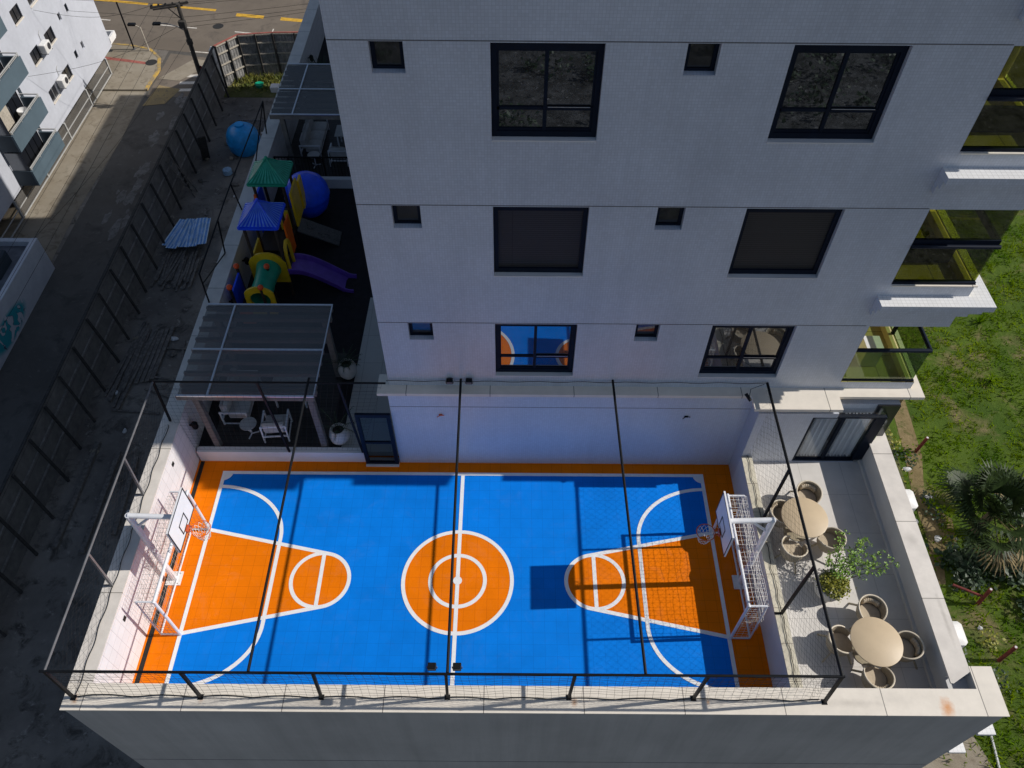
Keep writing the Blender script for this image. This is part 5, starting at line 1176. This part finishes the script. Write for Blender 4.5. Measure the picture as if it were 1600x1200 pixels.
for x, y, rz, L in ((-16.9,25.2,1.4,2.2),(-17.0,26.9,.15,2.0),(-17.4,24.3,1.2,1.9),(-17.2,27.3,1.5,2.1),(-18.3,23.2,1.5,2.4)):
    plank(x,y,G+.03,L,.10,.06,rz,'loose stick lying crosswise on the lot near the small plank stack','loose sticks on the lot')
for x, y, L in ((-19.5,18.6,5.5),(-18.3,18.2,5.2),(-17.3,18.5,4.0)):
    plank(x,y,G+.02,L,.22,.16,.02+random.uniform(-.03,.03),'dark heavy beam lying in the near part of the lot','heavy beams in the near lot')
la = thing('timber_ladder', 'rough timber ladder leaning against the hoarding by the roof sheets', 'ladder', (-20,40.3,G))
l_ = MB().bar((-19.7,39.9,G),(-20.66,39.9,G+2.6),.06).bar((-19.7,40.5,G),(-20.66,40.5,G+2.6),.06)
for i in range(8): q = (i+.6)/8; l_.bar((-19.7-.96*q,39.9,G+2.6*q),(-19.7-.96*q,40.5,G+2.6*q),.04)
l_.build('ladder_frame', 'plank', la)
bo_ = MB().bar((-20.0,43.9,G),(-19.0,42.0,G+2.9),.5,.05).build('leaning_board', 'brace'); tag(bo_, 'dark board leaning out from the hoarding beyond the ladder', 'board')
for i in range(46):
    x = random.uniform(-20.2,-13.5); y = random.choice((random.uniform(40,51),random.uniform(14,32),random.uniform(36,44))); s = random.uniform(.05,.20)
    m_ = MB(); m_.ball((0,0,s*.4),s,7,5,random.uniform(.7,1.5),random.uniform(.6,1.2),random.uniform(.4,.8)); m_.v = [(a+random.uniform(-.25,.25)*s,b+random.uniform(-.25,.25)*s,max(0,c+random.uniform(-.2,.2)*s)) for a, b, c in m_.v]
    o = m_.build('rubble_lump', ('plank','plaster','rubbish','pavement')[i % 4]); o.location = (x,y,G); tag(o, 'small lump of rubble on the dark lot floor', 'rubble', 'rubble lumps on the dark lot')
o = MB().lathe([(.0,.1),(.3,.05),(.28,.35),(0,.4)],(-18.2,42.3,G),9).build('plastic_bag', 'bagblue'); tag(o, 'crumpled pale blue plastic bag beside the water tank', 'bag')

# ================================================================== LOT ON THE RIGHT
random.seed(11)
from mathutils import noise as mnoise
gv = []; gf = []
for _ in range(60000):
    x = random.uniform(15.5,46); y = random.uniform(3.5,46)
    if x > 18+.85*(y-6) + 14: continue
    nz = mnoise.noise((x*.45,y*.45,0))+.5*mnoise.noise((x*1.3,y*1.3,5))
    edge = 17.3 if y < 11 else 18.2 if y < 20 else 19.0
    if x < edge and random.random() < .86: continue
    if nz < -.25 and random.random() < .85: continue
    if abs(x-(18.95+.12*(y-21))) < .4 and y > 14: continue
    if abs(math.sin((y-.35*x)*.80+.6*mnoise.noise((x*.3,y*.3,9)))) < .22 and random.random() < .8: continue
    L = random.uniform(.08,.22)*(1+.9*max(0,nz)); a = random.uniform(0,2*PI); s = Vector((math.cos(a),math.sin(a),0))*random.uniform(.02,.042)
    for _k in range(2):
        b = Vector((x+random.gauss(0,.08),y+random.gauss(0,.08),G)); t = b+Vector((random.gauss(0,.12),random.gauss(0,.12),L)); i = len(gv)
        gv += [tuple(b-s),tuple(b+s),tuple(t)]; gf.append((i,i+1,i+2))
me = bpy.data.meshes.new('grass'); me.from_pydata(gv,[],gf); me.materials.append(MT['grass']); o = bpy.data.objects.new('grass', me); COL.objects.link(o)
o['kind'] = 'stuff'; tag(o, 'rough bright green grass on the vacant lot right of the tower', 'grass')
def tuft(x, y, n, L, lab, m, grp):
    f = MB()
    for _ in range(n):
        a = random.uniform(0,2*PI); e = random.uniform(.5,1.4); d = Vector((math.cos(a)*math.cos(e),math.sin(a)*math.cos(e),math.sin(e))); l = L*random.uniform(.5,1.1); s = d.cross(Vector((0,0,1))).normalized()*.035
        b = Vector((x,y,G)); m_ = b+d*l*.6; t = b+d*l+Vector((0,0,-.25*l)); f.add([b-s,b+s,m_+s*.8,m_-s*.8,t],[(0,1,2,3),(3,2,4)])
    o = f.build('weed_tuft', m, fix=False); tag(o, lab, 'weed', grp)
for x, y in ((26.0,22.0),(25.2,29.6),(24.3,25.5),(28.5,24.5),(30.2,29.0),(21.4,13.8),(23.2,12.6)): tuft(x,y,34,.8,'spiky grass tuft standing above the lawn of the right lot','grass','spiky grass tufts on the right lot')
for i in range(26):
    x = random.uniform(16.6,19.4); y = random.uniform(6,22); n = 30
    f = MB(); leafcloud(f, [(0,0,.12),(.2,.1,.1),(-.15,.15,.1),(.1,-.2,.15),(0,.1,.25)], 70, .12, .13, .8); o = f.build('low_shrub', ('leafdark','grass','leafyel')[i % 3], fix=False); o.location = (x,y,G); o.scale = (1.3,1.3,1.0)
    tag(o, 'low scrubby plant on the sandy strip beside the podium', 'shrub', 'scrubby plants beside the podium')
pm = thing('fan_palm', 'big dark fan palm in the grass right of the terrace', 'palm tree', (20.3,16.9,G))
MB().path([(20.3,16.9,G),(20.32,16.95,G+.8),(20.3,16.9,G+1.7)],[.22,.2,.16],10).build('trunk', 'bark', pm)
crown = MB(); dry = MB()
for i in range(46):
    a = i*2.39996; el = random.uniform(-.35,1.15) if i > 8 else random.uniform(.9,1.4); Lp = random.uniform(.8,1.5); d = Vector((math.cos(a)*math.cos(el),math.sin(a)*math.cos(el),math.sin(el)))
    b = Vector((20.3,16.9,G+1.65)); e = b+d*Lp+Vector((0,0,-.15)); tgt = dry if el < -.15 else crown
    tgt.path([b,b.lerp(e,.5)+Vector((0,0,.06)),e],[.025,.02,.015],4)
    sd = d.cross(Vector((0,0,1))).normalized(); up_ = sd.cross(d)
    n = 19
    for j in range(n):
        t = -1.75+3.5*j/(n-1); l = random.uniform(.75,1.1)*(1-.14*abs(t)); q = (d*math.cos(t)+sd*math.sin(t)).normalized(); w_ = sd.cross(q) if False else q.cross(up_).normalized()*.036
        m1 = e+q*l*.55+up_*.05; t1 = e+q*l+Vector((0,0,-.22*l)); tgt.add([e-w_*.4,e+w_*.4,m1+w_,m1-w_,t1],[(0,1,2,3),(3,2,4)])
SC = 1.22
for mb_ in (crown, dry): mb_.v = [(20.3+(a-20.3)*SC, 16.9+(b-16.9)*SC, G+(c-G)*1.1) for a, b, c in mb_.v]
crown.build('crown', 'palm', pm, fix=False); dry.build('dead_fronds', 'palmdry', pm, fix=False)
for x, y, sc_ in ((18.9,15.3,1.5),(19.6,15.4,1.3),(21.2,14.9,1.6),(22.6,15.6,1.5),(22.4,18.2,1.4),(23.4,17.0,1.3),(21.6,13.3,1.2),(19.2,14.6,1.1),(23.0,13.9,1.2)):
    f = MB(); leafcloud(f, [(0,0,.25),(.3,.15,.2),(-.25,.2,.2),(.15,-.3,.25),(0,.15,.45)], 260, .20, .20, .9); o = f.build('dark_bush', 'leafdark', fix=False); o.location = (x,y,G); o.scale = (sc_,sc_,sc_*.8); o.rotation_euler = (0,0,x*3)
    tag(o, 'dark leafy bush crowding round the foot of the fan palm', 'bush', 'dark bushes round the palm')
sv = MB(); cl_ = [(random.uniform(-16,30),random.uniform(-44,-2)) for _ in range(150)]
for cx_, cy_ in cl_:
    rr = random.uniform(.5,1.7); leafcloud(sv, [(cx_+random.gauss(0,rr*.4),cy_+random.gauss(0,rr*.4),G+random.uniform(.1,rr)) for _ in range(6)], 70, .38, rr*.3, .8)
o = sv.build('scrub', 'leafdark', fix=False); o['kind'] = 'stuff'; tag(o, 'rough scrub in front of the podium, seen mirrored in the upper windows', 'scrub')
# rusty red posts
for x, y, tx, ty, bar, lab in ((19.12,21.2,.0,-.1,False,'rusty red post in the grass beyond the glass balcony corner'),(19.3,13.65,-.05,.05,True,'rusty red T shaped post beside the terrace parapet'),(19.27,11.3,.05,.05,False,'short rusty red post nearest the front corner'),):
    t = thing('red_post', lab, 'post', (x,y,G), 'rusty red posts')
    MB().tube((x,y,G),(x+tx,y+ty,G+1.30),.075,10).build('pole', 'redpost', t); MB().tube((x+tx,y+ty,G+1.30),(x+tx,y+ty,G+1.315),.05,10).build('cap', 'rubbish', t)
    if bar: MB().tube((x+tx*.4,y,G+.65),(x-1.1,y+.55,G+.62),.055,8).build('side_arm', 'redpost', t)
for i, (x, y, dx, dy) in enumerate(((18.4,20.2,.5,.2),(17.9,17.4,.2,.5),(18.6,16.6,.3,.3),(19.0,12.6,.2,.15),(17.7,14.0,.15,.2),(18.9,18.7,.4,.2),(19.6,15.3,.3,.2),(25.5,22.9,.2,.12),(17.9,12.1,.2,.14))):
    m_ = MB(); m_.ball((0,0,.05),.16,7,5,dx*3,dy*3,.5); m_.v = [(a+random.uniform(-.05,.05),b+random.uniform(-.05,.05),max(0,c)) for a, b, c in m_.v]
    o = m_.build('litter', 'rubbish'); o.location = (x,y,G); tag(o, 'small pale scrap of litter on the right lot', 'litter', 'litter on the right lot')
# units on the podium's right wall
for y, z, lab in ((8.95,-2.6,'white rounded air conditioner outside the parapet near the front corner'),(13.45,-2.6,'pale air conditioner outside the parapet below the terrace door')):
    t = thing('wall_air_conditioner', lab, 'air conditioner', (10.5,y,z), 'air conditioners outside the podium')
    MB().box(10.47,12.85,y-.42,y+.42,z-.62,z-.56).box(12.70,12.78,y-.42,y+.42,z-.56,z-.52).build('bracket', 'rope', t)
    MB().bbox(12.25,13.22,y-.36,y+.36,z-.5,z+.32,.09).build('casing', 'acwhite', t, smooth=True)
    MB().box(13.221,13.23,y-.26,y+.26,z-.4,z+.2).build('fan_grille', 'acgrille', t)
kp = MB().path([(17.9,8.6,G+.05),(17.75,7.2,G+.05),(17.6,5.0,G+.05),(17.4,0,G+.05)],.05,6).build('white_pipe', 'rubbish'); tag(kp, 'thin white pipe lying along the edge of the concrete apron', 'pipe')
# ================================================================== CAMERA, LIGHT
yaw, pitch, roll, fpx = -1.41303106e-03, 8.89113339e-01, 8.18880949e-03, 1238.36805
cy, sy, cp, sp = math.cos(yaw), math.sin(yaw), math.cos(pitch), math.sin(pitch)
F = Vector((-sy*cp, cy*cp, -sp)); R = Vector((cy, sy, 0)); U = R.cross(F)
R2 = R*math.cos(roll)+U*math.sin(roll); U2 = -R*math.sin(roll)+U*math.cos(roll)
cam = bpy.data.cameras.new('camera'); co = bpy.data.objects.new('camera', cam); COL.objects.link(co)
co.matrix_world = Matrix(((R2.x,U2.x,-F.x,0),(R2.y,U2.y,-F.y,0),(R2.z,U2.z,-F.z,20),(0,0,0,1)))
cam.sensor_width = 36; cam.lens = 36*fpx/1600; cam.clip_end = 3000; cam.clip_start = .5
S.camera = co
ELEV, AZ = math.radians(38.7), math.radians(2.4)        # sun to the right (+x), slightly behind the facade (+y)
to_sun = Vector((math.cos(ELEV)*math.cos(AZ), math.cos(ELEV)*math.sin(AZ), math.sin(ELEV)))
sun = bpy.data.lights.new('sun', 'SUN'); so = bpy.data.objects.new('sun', sun); COL.objects.link(so)
sun.energy = 4.0; sun.angle = math.radians(.5); sun.color = (1, .95, .88)
so.rotation_euler = to_sun.to_track_quat('Z', 'Y').to_euler()
w = bpy.data.worlds.new('World'); S.world = w; w.use_nodes = True
sk = w.node_tree.nodes.new('ShaderNodeTexSky'); sk.sky_type = 'NISHITA'; sk.sun_disc = False
sk.sun_elevation = ELEV; sk.sun_rotation = PI/2-AZ
w.node_tree.links.new(sk.outputs[0], w.node_tree.nodes['Background'].inputs[0])
w.node_tree.nodes['Background'].inputs[1].default_value = .074
S.view_settings.view_transform = 'Standard'; S.view_settings.look = 'None'; S.view_settings.gamma = 1; S.view_settings.exposure = 0
S.render.engine = 'CYCLES'
